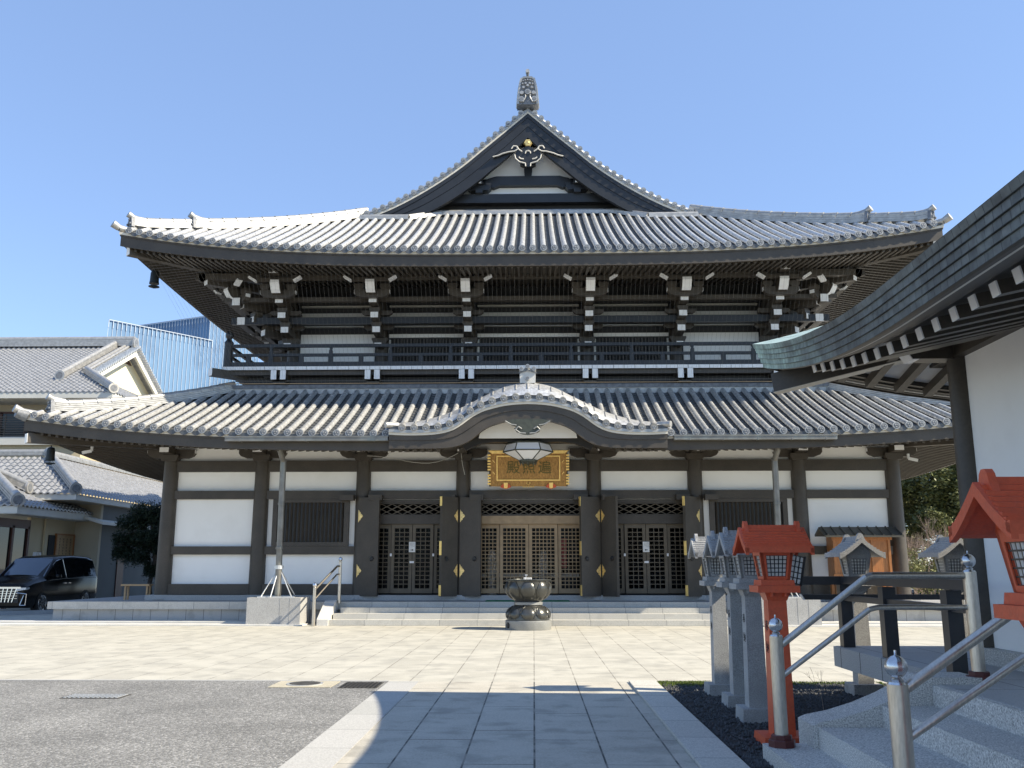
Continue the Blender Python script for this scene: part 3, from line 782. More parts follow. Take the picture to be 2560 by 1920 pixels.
for sgn in (-1, 1):
    b = MB(); a = Vector((XC + sgn * 8.0, 29.9, 11.0)); q = Vector((XC + sgn * 12.1, 25.9, 10.93))
    b.beam(a, q, 0.24, 0.30, 'wood'); dd = (q - a).normalized(); b.beam(q, q + dd * 0.012, 0.23, 0.29, 'white')
    a2 = Vector((XC + sgn * 8.0, 29.9, 10.7)); q2 = Vector((XC + sgn * 10.3, 27.6, 10.5))
    b.beam(a2, q2, 0.22, 0.26, 'wood'); b.beam(q2, q2 + (q2 - a2).normalized() * 0.012, 0.21, 0.25, 'white')
    b.build('corner_beam', upper_roof)

# gable roof
YG = 31.7
RAKE = [(0.0, 18.56), (0.6, 18.02), (1.25, 17.45), (1.71, 17.05), (2.43, 16.42), (3.3, 15.78), (4.15, 15.24), (5.0, 14.78), (5.7, 14.48), (6.5, 14.22), (7.0, 14.12)]
gz = lambda x: smooth_tab(RAKE, abs(x))
mb = MB()
ns = 26
for sgn in (-1, 1):
    xs = [6.8 * i / ns for i in range(ns + 1)]
    ny = 60; ys = [YG + (44 - YG) * j / ny for j in range(ny + 1)]
    rows = []
    for j, y in enumerate(ys):
        roll = 0.16 if j > 0 else 0.0
        rows.append([(XC + sgn * x, y if j else YG - 0.05, gz(x) + roll + 0.02) for x in xs])
    mb.grid(rows, 'tile')
    for y in [YG + 0.35 + 0.32 * k for k in range(37)]:          # round tile rows, running down the slope
        for k in range(ns):
            x0, x1 = xs[k], xs[k + 1]
            mb.cyl((XC + sgn * x0, y, gz(x0) + 0.19), (XC + sgn * x1, y, gz(x1) + 0.19), 0.075, 0.085, 6, 'tile', caps=False)
    # verge: round tile ends and the tiles behind them
    s = 0.34; last = None; acc = 0; x = 0.0; px, pz = 0.0, gz(0)
    while x < 6.9:
        x += 0.01; z = gz(x); acc += math.hypot(x - px, z - pz); px, pz = x, z
        if acc >= (0.30 if last is None else 0.315):
            acc = 0; last = x
            sl_ = (gz(x + .01) - gz(x - .01)) / 0.02
            nx, nz = -sl_, 1.0; L = math.hypot(nx, nz); nx, nz = nx / L, nz / L
            cx_, cz_ = XC + sgn * (x + nx * 0.05), z + nz * 0.05 - 0.02
            mb.cyl((cx_, YG - 0.08, cz_), (cx_, YG + 0.5, cz_ + 0.10), 0.105, 0.10, 12, 'ridge_tile')
            mb.cyl((cx_, YG - 0.085, cz_), (cx_, YG - 0.08, cz_), 0.07, 0.07, 12, 'tile_dark')
            for q in range(2):
                a = q * 2.6 + 0.8
                mb.cyl((cx_ + .03 * math.cos(a), YG - 0.095, cz_ + .03 * math.sin(a)), (cx_ + .03 * math.cos(a), YG - 0.085, cz_ + .03 * math.sin(a)), 0.022, 0.022, 6, 'ridge_tile')
    xs2 = [6.5 * i / 40 for i in range(41)]
    mb.band([(XC + sgn * x, gz(x) + 0.04) for x in xs2], [(XC + sgn * x, gz(x) - 0.09) for x in xs2], YG - 0.03, YG + 0.3, 'ridge_tile')
# main ridge
mb.box(XC - 0.24, XC + 0.24, YG + 0.2, 44, 18.5, 19.25, 'ridge_tile')
mb.cyl((XC, YG + 0.2, 19.3), (XC, 44, 19.3), 0.16, 0.16, 10, 'ridge_tile')
gable_roof = mb.build('gable_roof', hall, smooth=40)
# ridge-end ornament
mb = MB()
def orn(z): return lerp_tab([(18.55, .44), (18.9, .42), (19.5, .36), (19.75, .30), (19.86, .16)], z)
zs = [18.62 + 1.24 * i / 14 for i in range(15)]
mb.prism([(XC - orn(z), z) for z in zs] + [(XC + orn(z), z) for z in zs[::-1]], YG - 0.28, YG + 0.2, 'tile_dark')
for z in [18.66 + 0.062 * i for i in range(18)]:                # corded border
    for sgn in (-1, 1):
        mb.cyl((XC + sgn * (orn(z) - 0.05), YG - 0.32, z), (XC + sgn * (orn(z) - 0.0), YG + 0.1, z + 0.02), 0.045, 0.045, 6, 'ridge_tile')
for i in range(-4, 5):
    mb.cyl((XC + i * 0.065, YG - 0.32, 19.80 - 0.004 * i * i), (XC + i * 0.065, YG, 19.84 - 0.004 * i * i), 0.04, 0.04, 6, 'ridge_tile')
for (x, z, r) in ((0, 19.14, .135), (-.17, 19.34, .06), (.17, 19.34, .06), (0, 19.42, .06), (-.08, 19.52, .05), (.08, 19.52, .05), (-.2, 19.5, .04), (.2, 19.5, .04),
                  (-.24, 19.1, .09), (.24, 19.1, .09), (-.26, 18.82, .135), (.26, 18.82, .135), (-.1, 19.66, .03), (0, 19.68, .035), (.1, 19.66, .03), (-.18, 19.63, .03), (.18, 19.63, .03)):
    mb.cyl((XC + x, YG - 0.27, z), (XC + x, YG - 0.36, z), r, r * .85, 12, 'ridge_tile')
    if r > .12: mb.cyl((XC + x, YG - 0.36, z), (XC + x, YG - 0.365, z), r * .6, r * .6, 12, 'tile_dark')
for sgn in (-1, 1):
    mb.tube([(XC + sgn * .10, YG - .33, 19.02), (XC + sgn * .09, YG - .34, 18.92), (XC + sgn * .13, YG - .34, 18.82), (XC + sgn * .20, YG - .34, 18.70)], 0.025, 6, 'ridge_tile')
mb.cyl((XC, YG - 0.1, 19.84), (XC, YG - 0.25, 20.02), 0.045, 0.06, 10, 'tile_dark')
mb.cyl((XC, YG - 0.15, 20.07), (XC, YG - 0.32, 20.09), 0.08, 0.08, 14, 'ridge_tile')
mb.v = [(XC + (x - XC) * .94, y, 18.55 + (z - 18.55) * .93) for x, y, z in mb.v]
mb.build('ridge_ornament', gable_roof, smooth=40)

# bargeboards
OUT = lambda x: gz(x) - 0.17
INN = [(0.0, 17.42), (0.8, 16.62), (1.35, 16.14), (1.82, 15.72), (2.6, 15.12), (3.2, 14.75), (3.8, 14.40), (4.4, 14.15), (5.2, 13.95), (6.5, 13.8)]
for sgn in (-1, 1):
    mb = MB()
    xs = [6.5 * i / 40 for i in range(41)]
    gi = lambda x: smooth_tab(INN, x)
    mb.band([(XC + sgn * x, OUT(x) + 0.10) for x in xs], [(XC + sgn * x, OUT(x) + 0.0) for x in xs], YG - 0.015, YG + 0.2, 'eave_cream')
    mb.band([(XC + sgn * x, OUT(x)) for x in xs], [(XC + sgn * x, OUT(x) - 0.16) for x in xs], YG + 0.0, YG + 0.2, 'gable_paint')
    mb.band([(XC + sgn * x, OUT(x) - 0.16) for x in xs], [(XC + sgn * x, OUT(x) * 0.45 + gi(x) * 0.55 + .02) for x in xs], YG + 0.03, YG + 0.2, 'gable_paint')
    mb.band([(XC + sgn * x, OUT(x) * 0.45 + gi(x) * 0.55 + .01) for x in xs], [(XC + sgn * x, gi(x) + .06) for x in xs], YG + 0.05, YG + 0.2, 'gable_paint')
    mb.band([(XC + sgn * x, gi(x) + .06) for x in xs], [(XC + sgn * x, gi(x)) for x in xs], YG + 0.03, YG + 0.22, 'gable_paint')
    mb.build('bargeboard', gable_roof, smooth=30)
# gable soffit behind the boards and the gable wall
YW = 32.55; ks = YW / YG
def kz(z): return 1.5 + (z - 1.5) * ks
mb = MB()
xs = [6.5 * i / 26 for i in range(27)]
for sgn in (-1, 1):
    mb.grid([[(XC + sgn * x, YG + 0.15, gz(x) - 0.35) for x in xs], [(XC + sgn * x, YW + 0.3, gz(x) - 0.35) for x in xs]], 'wood_black')
mb.build('gable_soffit', gable_roof)
mb = MB()
mb.prism([(XC - 6.3, 14.1)] + [(XC - x, gz(x) - 0.4) for x in xs[::-1]] + [(XC + x, gz(x) - 0.4) for x in xs[1:]] + [(XC + 6.3, 14.1)], YW, YW + 0.15, 'wood_black')
gw = mb.build('gable_wall', hall)
mb = MB()
mb.prism([(XC - 1.85 * ks, kz(15.73)), (XC + 1.85 * ks, kz(15.73)), (XC + 0.55, kz(16.98)), (XC - 0.55, kz(16.98))], YW - 0.03, YW - 0.002, 'plaster')
mb.prism([(XC - 2.95 * ks, kz(15.0)), (XC + 2.95 * ks, kz(15.0)), (XC + 2.35 * ks, kz(15.5)), (XC - 2.35 * ks, kz(15.5))], YW - 0.03, YW - 0.002, 'plaster')
mb.build('plaster_panel', gw)
mb = MB()
# rainbow beam, posts, brackets
mb.prism([(XC - 1.75, kz(15.36)), (XC - 1.3, kz(15.27)), (XC - 1.1, kz(15.36)), (XC + 1.1, kz(15.36)), (XC + 1.3, kz(15.27)), (XC + 1.75, kz(15.36)), (XC + 1.55, kz(15.62)), (XC + 1.2, kz(15.72)), (XC - 1.2, kz(15.72)), (XC - 1.55, kz(15.62))], YW - 0.3, YW - 0.04, 'gable_paint')
mb.box(XC - 4.2, XC + 4.2, YW - 0.35, YW - 0.05, kz(14.66), kz(15.0), 'gable_paint')
mb.prism([(XC - .12, kz(15.72)), (XC + .12, kz(15.72)), (XC + .16, kz(16.0)), (XC + .13, kz(16.12)), (XC + .3, kz(16.2)), (XC + .3, kz(16.26)), (XC - .3, kz(16.26)), (XC - .3, kz(16.2)), (XC - .13, kz(16.12)), (XC - .16, kz(16.0))], YW - 0.28, YW - 0.05, 'gable_paint')
for sgn in (-1, 1):
    cx = XC + sgn * 1.85
    mb.box(cx - .13, cx + .13, YW - .5, YW - .04, kz(15.0), kz(15.16), 'gable_paint')
    mb.prism([(cx - .45, kz(15.25)), (cx - .33, kz(15.13)), (cx + .33, kz(15.13)), (cx + .45, kz(15.25)), (cx + .42, kz(15.32)), (cx - .42, kz(15.32))], YW - .42, YW - .045, 'gable_paint')
    mb.box(cx - .15, cx + .15, YW - .55, YW - .05, kz(15.33), kz(15.45), 'gable_paint')
    mb.box(cx - .12, cx + .12, YW - .6, YW - .05, kz(15.46), kz(15.62), 'gable_paint')
    mb.box(cx - .11, cx + .11, YW - .63, YW - .6, kz(15.48), kz(15.56), 'white'); mb.box(cx - .08, cx + .08, YW - .58, YW - .55, kz(15.34), kz(15.42), 'white')
    for dx in (-.35, .35): mb.box(cx + dx - .1, cx + dx + .1, YW - .4, YW - .05, kz(15.33), kz(15.42), 'gable_paint')
mb.build('gable_frame', gw, smooth=30)
# gegyo pendant with pale scroll outline and gold rosette
mb = MB()
P_OUT = [(0, 16.20), (.09, 16.20), (.09, 16.33), (.3, 16.38), (.47, 16.5), (.52, 16.66), (.42, 16.7), (.3, 16.75), (.36, 16.9), (.5, 17.02), (.58, 16.99), (.52, 16.9), (.66, 16.80), (.95, 16.74), (1.15, 16.66), (1.33, 16.60), (1.33, 16.55), (1.12, 16.58), (.9, 16.7)]
pend = [(0, 16.20), (.09, 16.20), (.10, 16.32), (.32, 16.38), (.48, 16.52), (.50, 16.70), (.42, 16.80), (.5, 16.84), (.9, 16.70), (1.3, 16.58), (1.3, 16.64), (.95, 16.78), (.62, 16.90), (.52, 17.04), (.38, 17.0), (.28, 16.85), (.1, 17.0), (0, 17.05)]
mb.prism([(XC + x, z) for x, z in pend] + [(XC - x, z) for x, z in pend[::-1][1:-1]], YG - 0.05, YG + 0.02, 'gable_paint')
for sgn in (-1, 1):
    for pl in ([(.09, 16.21), (.10, 16.33), (.32, 16.39), (.46, 16.52), (.5, 16.68)], [(.62, 16.92), (.55, 17.03), (.42, 17.02), (.36, 16.92), (.5, 16.82), (.7, 16.80), (.95, 16.73), (1.12, 16.65), (1.32, 16.60)],
               [(.42, 16.99), (.33, 16.88), (.22, 16.8)], [(.16, 16.5), (.28, 16.52), (.34, 16.58)], [(.0, 16.84), (.08, 16.8), (.1, 16.72)]):
        mb.tube([(XC + sgn * x, YG - 0.07, z) for x, z in pl], 0.024, 6, 'eave_cream')
pd = mb.build('gable_pendant', gable_roof, smooth=30)
mb = MB(); mb.cyl((XC, YG - 0.0, 17.16), (XC, YG - 0.09, 17.16), 0.16, 0.14, 6, 'pale_gold'); mb.cyl((XC, YG - 0.09, 17.16), (XC, YG - 0.11, 17.16), 0.06, 0.04, 8, 'gold')
mb.build('gold_rosette', gable_roof)

# ------------------------------------------------------------------ upper storey
UC = [-8.0, -4.98, -1.97, 1.97, 4.98, 8.0]; YU = 29.9
mb = MB()
mb.box(XC - 8.1, XC + 8.1, YU, YU + 0.2, 7.0, 11.2, 'wood_black')
for s in (-1, 1):
    mb.box(XC + s * 8.1, XC + s * 7.9, YU + .2, 40.8, 7.0, 11.2, 'wood_black')
uw = mb.build('upper_wall', hall)
for i in range(5):
    a = XC + UC[i] + 0.24; b = XC + UC[i + 1] - 0.24
    mb = MB()
    mb.box(a, b, YU - 0.03, YU - 0.002, 9.86, 10.05, 'plaster')
    mb.box(a, b, YU - 0.10, YU - 0.002, 10.24, 10.30, 'eave_cream')
    mb.box(a, b, YU - 0.14, YU - 0.002, 9.54, 9.57, 'fascia_pale')
    if i in (0, 4): mb.box(a, b, YU - 0.03, YU - 0.002, 8.2, 9.30, 'plaster')
    else: mb.box(a, b, YU - 0.05, YU - 0.002, 9.18, 9.30, 'plaster')
    mb.build('plaster_panel', uw)
    if i not in (0, 4):
        mb = MB()
        mb.box(a + .06, b - .06, YU - .04, YU - .002, 8.1, 9.14, 'curtain')
        mb.box(a, a + .07, YU - .06, YU - .005, 8.1, 9.10, 'fascia_pale'); mb.box(b - .07, b, YU - .06, YU - .005, 8.1, 9.10, 'fascia_pale')
        n = int((b - a - .3) / 0.11)
        for k in range(n): mb.box(a + .18 + k * .11, a + .22 + k * .11, YU - .10, YU - .045, 8.1, 9.12, 'wood')
        mb.build('lattice_window', uw)
for x in UC:
    mb = MB(); mb.cyl((XC + x, YU, 7.6), (XC + x, YU, 9.9), 0.2, 0.19, 18, 'wood'); mb.build('upper_column', hall, smooth=40)
mb = MB()
mb.box(XC - 8.6, XC + 8.6, YU - 0.28, YU - 0.06, 9.61, 9.85, 'wood')
mb.box(XC - 8.6, XC + 8.6, YU - 0.24, YU - 0.06, 10.32, 10.6, 'wood_black')
mb.box(XC - 9.8, XC + 9.8, 28.75, 28.93, 9.38, 9.60, 'gable_paint')
mb.box(XC - 9.9, XC + 9.9, 28.2, 28.36, 9.98, 10.12, 'wood')
mb.box(XC - 10.6, XC + 10.6, 27.5, 27.72, 10.52, 10.72, 'wood')
for s in (-1, 1):
    mb.box(XC + s * 9.05, XC + s * 9.22, 28.9, 41.5, 9.38, 9.60, 'gable_paint')
    mb.box(XC + s * 10.3, XC + s * 10.5, 27.5, 43, 10.52, 10.72, 'wood')
mb.build('bracket_beams', hall)
# bracket set, local frame: outward = -y, wall at y=0, z absolute - 9
def bracket():
    mb = MB()
    lv = [(1.02, 9.06, 9.27), (1.45, 9.44, 9.64), (1.82, 9.84, 10.04)]
    for k, (pr, z0, z1) in enumerate(lv):
        mb.box(-.13, .13, -pr, 0, z0, z1, 'wood'); mb.box(-.125, .125, -pr - .012, -pr, z0 + .01, z1 - .01, 'white')
        mb.prism([(-.12, z1), (.12, z1), (.17, z1 + .07), (.17, z1 + .155), (-.17, z1 + .155), (-.17, z1 + .07)], -pr + .30, -pr + .02, 'wood')
    # tail with long white curved nose
    mb.prism([(-2.42, 10.36), (-2.30, 10.17), (-2.18, 10.08), (-2.0, 10.04), (0, 10.04), (0, 10.30), (-2.2, 10.44), (-2.38, 10.44)], -.15, .15, 'wood', plane='yz')
    mb.add([(-.145, -2.43, 10.43), (.145, -2.43, 10.43), (.145, -2.44, 10.34), (-.145, -2.44, 10.34), (-.145, -2.32, 10.15), (.145, -2.32, 10.15), (-.145, -2.19, 10.06), (.145, -2.19, 10.06)],
           [(0, 3, 2, 1), (3, 4, 5, 2), (4, 6, 7, 5)], 'white')
    # cross arm, boat shaped
    mb.prism([(-.56, 10.12), (-.50, 10.02), (-.34, 9.96), (.34, 9.96), (.50, 10.02), (.56, 10.12), (.56, 10.22), (-.56, 10.22)], -2.02, -1.84, 'wood')
    for s in (-1, 1):
        mb.box(s * .56, s * .57, -2.01, -1.85, 10.10, 10.21, 'white')
        mb.prism([(s * .42 - .11, 10.22), (s * .42 + .11, 10.22), (s * .42 + .16, 10.30), (s * .42 + .16, 10.40), (s * .42 - .16, 10.40), (s * .42 - .16, 10.30)], -2.05, -1.8, 'wood')
        # winged nose of the purlin bracket
        mb.prism([(s * .5, 10.40), (s * .62, 10.40), (s * .82, 10.53), (s * .78, 10.60), (s * .5, 10.60)], -2.36, -2.22, 'wood')
        mb.beam((s * .60, -2.37, 10.385), (s * .83, -2.37, 10.53), 0.18, 0.07, 'white')
    mb.box(-.5, .5, -2.34, -2.24, 10.40, 10.52, 'wood')
    mb.box(-.14, .14, -2.60, -2.0, 10.60, 10.76, 'wood'); mb.box(-.145, .145, -2.612, -2.60, 10.60, 10.67, 'white')
    # lower cross arms against the wall
    for (y, z) in ((-.45, 9.28), (-.9, 9.66)):
        mb.prism([(-.5, z + .07), (-.4, z), (.4, z), (.5, z + .07), (.5, z + .15), (-.5, z + .15)], y - .08, y + .08, 'wood')
    mb.prism([(-.2, 8.86), (.2, 8.86), (.27, 9.0), (.27, 9.06), (-.27, 9.06), (-.27, 9.0)], -.30, .0, 'wood')
    mb.box(-.12, .12, -.62, 0, 8.74, 8.85, 'wood'); mb.box(-.115, .115, -.632, -.62, 8.745, 8.81, 'white')
    return mb.build('bracket_set', hall, loc=(0, 0, 0))
br0 = bracket(); first = True
places = [((x, YU - 27.2 - .2, 0), 0) for x in UC]
places += [((-8.2, yy - 27.2, 0), -PI / 2) for yy in (32.9, 35.9, 38.9)] + [((8.2, yy - 27.2, 0), PI / 2) for yy in (32.9, 35.9, 38.9)]
places += [((-8.1, 29.8 - 27.2, 0), -PI / 4), ((8.1, 29.8 - 27.2, 0), PI / 4)]
for loc, rz in places:
    o = br0 if first else br0.copy()
    if not first: C.objects.link(o); o.parent = hall
    first = False
    o.location = loc; o.rotation_euler = (0, 0, rz)
for s in (-1, 1):                     # projecting beam ends beside the corners
    for (y, z) in ((28.15, 9.98), (28.75, 9.49)):
        b = MB(); b.box(XC + s * 9.36, XC + s * 9.60, y, y + 1.2, z - .12, z + .12, 'wood'); b.box(XC + s * 9.355, XC + s * 9.605, y - .012, y, z - .125, z + .125, 'white'); b.build('beam_end', hall)

# balcony
YB = 28.25; WB = 9.82
mb = MB()
mb.box(XC - WB, XC + WB, YB + .02, YU, 7.73, 7.80, 'wood')
for s in (-1, 1): mb.box(XC + s * WB, XC + s * 8.1, YU, 42, 7.73, 7.80, 'wood')
n = 58; w = 2 * WB / n
for i in range(n):
    mb.box(XC - WB + i * w + .006, XC - WB + (i + 1) * w - .006, YB, YB + .02, 7.725, 7.835, 'white')
for s in (-1, 1):
    for i in range(40):
        mb.box(XC + s * WB, XC + s * (WB + .02), YB + .01 + i * .34, YB + .33 + i * .34, 7.725, 7.835, 'white')
deck = mb.build('balcony_deck', hall)
mb = MB()
mb.box(XC - WB + .05, XC + WB - .05, YB + .12, YB + .3, 7.58, 7.722, 'wood')
mb.box(XC - WB + .6, XC + WB - .6, YB + .5, YB + .62, 7.1, 7.57, 'wood_black')
mb.box(XC - 9.4, XC + 9.4, YB + .10, YB + .14, 7.36, 7.395, 'wood')
for s in (-1, 1):
    mb.box(XC + s * (WB - .3), XC + s * (WB - .12), YB + .1, 42, 7.58, 7.722, 'wood')
    a = Vector((XC + s * (WB - 1.0), YB + 1.0, 7.60)); q = Vector((XC + s * (WB + .28), YB - .28, 7.60))
    mb.beam(a, q, .26, .24, 'wood'); dd = (q - a).normalized(); mb.beam(q, q + dd * .012, .25, .24, 'white')
for x in UC:
    for dx in (-.15, .15):
        mb.box(XC + x + dx - .095, XC + x + dx + .095, YB - .02, YB + .8, 7.40, 7.715, 'wood'); mb.box(XC + x + dx - .09, XC + x + dx + .09, YB - .032, YB - .02, 7.405, 7.71, 'white')
    mb.box(XC + x - .2, XC + x + .2, YB + .1, YB + .4, 7.30, 7.395, 'wood')
mb.build('balcony_joists', deck)
mb = MB()
for ss, rng in ((0, None), (-1, 1), (1, 1)):
    if ss == 0:
        mb.box(XC - WB + .1, XC + WB - .1, YB + .08, YB + .18, 8.49, 8.59, 'gable_paint')
        mb.box(XC - WB + .1, XC + WB - .1, YB + .09, YB + .17, 8.19, 8.28, 'gable_paint')
        mb.box(XC - WB + .1, XC + WB - .1, YB + .07, YB + .19, 7.84, 8.00, 'gable_paint')
    else:
        x = XC + ss * (WB - .13)
        mb.box(x - .05, x + .05, YB + .13, 42, 8.49, 8.59, 'gable_paint'); mb.box(x - .04, x + .04, YB + .13, 42, 8.19, 8.28, 'gable_paint'); mb.box(x - .06, x + .06, YB + .13, 42, 7.84, 8.0, 'gable_paint')
rail = mb.build('railing', deck)
x = -8.3
while x < 8.5:
    mb = MB()
    mb.box(XC + x - .07, XC + x + .07, YB + .065, YB + .185, 8.0, 8.19, 'gable_paint')
    mb.box(XC + x - .055, XC + x + .055, YB + .075, YB + .175, 8.19, 8.37, 'gable_paint')
    mb.prism([(XC + x - .055, 8.37), (XC + x + .055, 8.37), (XC + x + .03, 8.42), (XC + x + .06, 8.49), (XC + x - .06, 8.49), (XC + x - .03, 8.42)], YB + .075, YB + .175, 'gable_paint')
    mb.build('railing_post', deck)
    mb = MB(); mb.box(XC + x + .98 - .07, XC + x + .98 + .07, YB + .07, YB + .18, 8.0, 8.19, 'gable_paint'); mb.build('railing_block', deck)
    x += 1.935
mb = MB(); mb.box(XC - 9.1, XC - 8.96, YB + .07, YB + .18, 8.0, 8.19, 'gable_paint'); mb.build('railing_block', deck)
for s in (-1, 1):
    mb = MB(); cx = XC + s * (WB - .12)
    mb.lathe(cx, YB + .13, [(.15, 7.84), (.14, 8.6), (.15, 8.66), (.10, 8.72), (.075, 8.78), (.12, 8.84), (.13, 8.92), (.09, 9.0), (.03, 9.05), (.0, 9.09)], 14, 'gable_paint')
    mb.build('newel_post', deck, smooth=50)
mb = MB()                              # fine bird wires between upper eave and lower roof
x = -11.6
while x < 11.7:
    zt_ = P2(x, 0).z - 0.50
    xb = x if abs(x) < 9.7 else x * (0.86)
    mb.cyl((XC + x, YE2 + .28, zt_), (XC + xb, YB + .02, 7.28), .0022, .0022, 3, 'wire', caps=False)
    x += 0.135
mb.box(XC - 9.9, XC + 9.9, YB - .02, YB + .0, 7.26, 7.28, 'timber_pale')
o = mb.build('bird_wires', hall)

# ------------------------------------------------------------------ ground storey
F = 27.2
LC = [-10.8, -8.02, -4.95, -1.95, 1.95, 4.95, 8.02, 10.8]
mb = MB()
for s in (-1, 1): mb.box(XC + s * 10.8, XC + s * 10.6, F, 43.5, .73, 5.4, 'plaster')
mb.box(XC - 10.8, XC - 4.95, F + .04, F + .2, .73, 5.4, 'plaster')
mb.box(XC + 4.95, XC + 10.8, F + .04, F + .2, .73, 5.4, 'plaster')
mb.box(XC - 4.95, XC + 4.95, F + .04, F + .2, 3.46, 5.4, 'plaster')
gwall = mb.build('plaster_wall', hall)
for x in LC:
    mb = MB(); mb.cyl((XC + x, F, .73), (XC + x, F, 4.70), .235, .215, 24, 'wood')
    mb.cyl((XC + x, F, .60), (XC + x, F, .73), .33, .30, 24, 'granite')
    col = mb.build('column', hall, smooth=40)
    mb = MB()
    cx = XC + x
    mb.prism([(cx - .21, 4.80), (cx + .21, 4.80), (cx + .27, 4.90), (cx + .27, 4.99), (cx - .27, 4.99), (cx - .27, 4.90)], F - .27, F + .25, 'wood')
    mb.prism([(cx - .72, 5.04), (cx - .66, 4.96), (cx - .5, 4.90), (cx + .5, 4.90), (cx + .66, 4.96), (cx + .72, 5.04), (cx + .72, 5.16), (cx - .72, 5.16)], F - .12, F + .12, 'wood')
    mb.box(cx - .14, cx + .14, F - .66, F + .1, 5.0, 5.17, 'wood'); mb.box(cx - .135, cx + .135, F - .675, F - .66, 5.02, 5.16, 'white')
    for s in (-1, 1): mb.box(cx + s * .72, cx + s * .73, F - .115, F + .115, 5.05, 5.15, 'white')
    mb.v = [(x_, y_, z_ - .15) for x_, y_, z_ in mb.v]
    mb.build('capital', col)
mb = MB()
mb.box(XC - 10.9, XC + 10.9, F - .09, F + .1, 4.34, 4.67, 'wood')
mb.box(XC - 10.9, XC + 10.9, F - .11, F + .1, 3.52, 3.77, 'wood')
for a, b in ((LC[0], LC[2]), (LC[5], LC[7])):
    mb.box(XC + a, XC + b, F - .10, F + .1, 1.89, 2.13, 'wood'); mb.box(XC + a, XC + b, F - .12, F + .12, .735, 1.04, 'wood')
mb.box(XC - 10.9, XC + 10.9, F - .13, F + .1, 5.17, 5.42, 'wood')
for s in (-1, 1):
    for z0, z1 in ((4.34, 4.67), (3.52, 3.77), (1.89, 2.13), (.735, 1.04)):
        mb.box(XC + s * 10.7, XC + s * 10.89, F + .12, 43.5, z0, z1, 'wood')
for s in (-1, 1):     # door pivot blocks below the tie beam
    for c in (1.95, 4.95):
        for d in (-.42, .42):
            mb.box(XC + s * c + d - .2, XC + s * c + d + .2, F - .40, F - .12, 3.46, 3.62, 'wood')
mb.build('wall_beams', hall)
mb = MB(); mb.box(XC - 11.2, XC + 11.2, F - .28, F + .3, .58, .725, 'granite'); mb.build('stone_sill', hall)
# lattice windows
for s in (-1, 1):
    mb = MB()
    x0, x1 = XC + s * 6.48 - 1.14, XC + s * 6.48 + 1.14
    mb.box(x0, x1, F - .03, F + .035, 2.14, 3.51, 'wood')
    mb.box(x0 + .13, x1 - .13, F - .036, F - .031, 2.25, 3.40, 'black')
    for a, b, c, d in ((x0, x1, 3.41, 3.515), (x0, x1, 2.135, 2.25), (x0, x0 + .14, 2.25, 3.41), (x1 - .14, x1, 2.25, 3.41)):
        mb.box(a, b, F - .12, F - .04, c, d, 'wood')
    n = 17; w = (x1 - x0 - .28) / n
    for i in range(n):
        c = x0 + .14 + (i + .5) * w
        mb.prism([(c - .035, F - .04), (c, F - .10), (c + .035, F - .04)], 2.25, 3.41, 'wood', plane='xy')
    mb.build('lattice_window', hall)
# door bays
def grid_doors(x0, x1, z0, z1, y, n, cols, rows, m, name, frame=.09, notices=False):
    w = (x1 - x0) / n
    for i in range(n):
        a = x0 + i * w + .008; b = x0 + (i + 1) * w - .008; yy = y + (.06 if i in (0, n - 1) else 0)
        mb = MB()
        mb.box(a, a + frame, yy, yy + .05, z0, z1, m); mb.box(b - frame, b, yy, yy + .05, z0, z1, m)
        mb.box(a + frame, b - frame, yy + .002, yy + .048, z0, z0 + .14, m); mb.box(a + frame, b - frame, yy + .002, yy + .048, z1 - .12, z1, m)
        ia, ib = a + frame, b - frame; iz0, iz1 = z0 + .14, z1 - .12
        for k in range(1, cols): c = ia + (ib - ia) * k / cols; mb.box(c - .010, c + .010, yy + .008, yy + .034, iz0, iz1, m)
        for k in range(1, rows): c = iz0 + (iz1 - iz0) * k / rows; mb.box(ia, ib, yy + .010, yy + .036, c - .012, c + .012, m)
        d = mb.build(name, hall)
        g_ = MB(); g_.box(ia, ib, yy + .040, yy + .046, iz0, iz1, 'door_glass'); g_.build('pane', d)
m_, nt_, b_ = nodes_of('door_glass')
b_.inputs['Base Color'].default_value = (0.9, 0.95, 0.95, 1); b_.inputs['Roughness'].default_value = 0.02
b_.inputs['Transmission Weight'].default_value = 1.0; b_.inputs['IOR'].default_value = 1.02
gl = nt_.nodes.new('ShaderNodeBsdfGlossy'); gl.inputs['Roughness'].default_value = 0.03
tr = nt_.nodes.new('ShaderNodeBsdfTransparent'); mxs = nt_.nodes.new('ShaderNodeMixShader')
fr = nt_.nodes.new('ShaderNodeFresnel'); fr.inputs[0].default_value = 1.12
nt_.links.new(fr.outputs[0], mxs.inputs[0]); nt_.links.new(tr.outputs[0], mxs.inputs[1]); nt_.links.new(gl.outputs[0], mxs.inputs[2])
nt_.links.new(mxs.outputs[0], nt_.nodes['Material Output'].inputs[0]); MATS['door_glass'] = m_
bays = [(-4.72, -2.2, 'lattice_dark', 4, 3, 14), (-1.72, 1.72, 'lattice_brown', 4, 6, 16), (2.2, 4.72, 'lattice_dark', 4, 3, 14)]
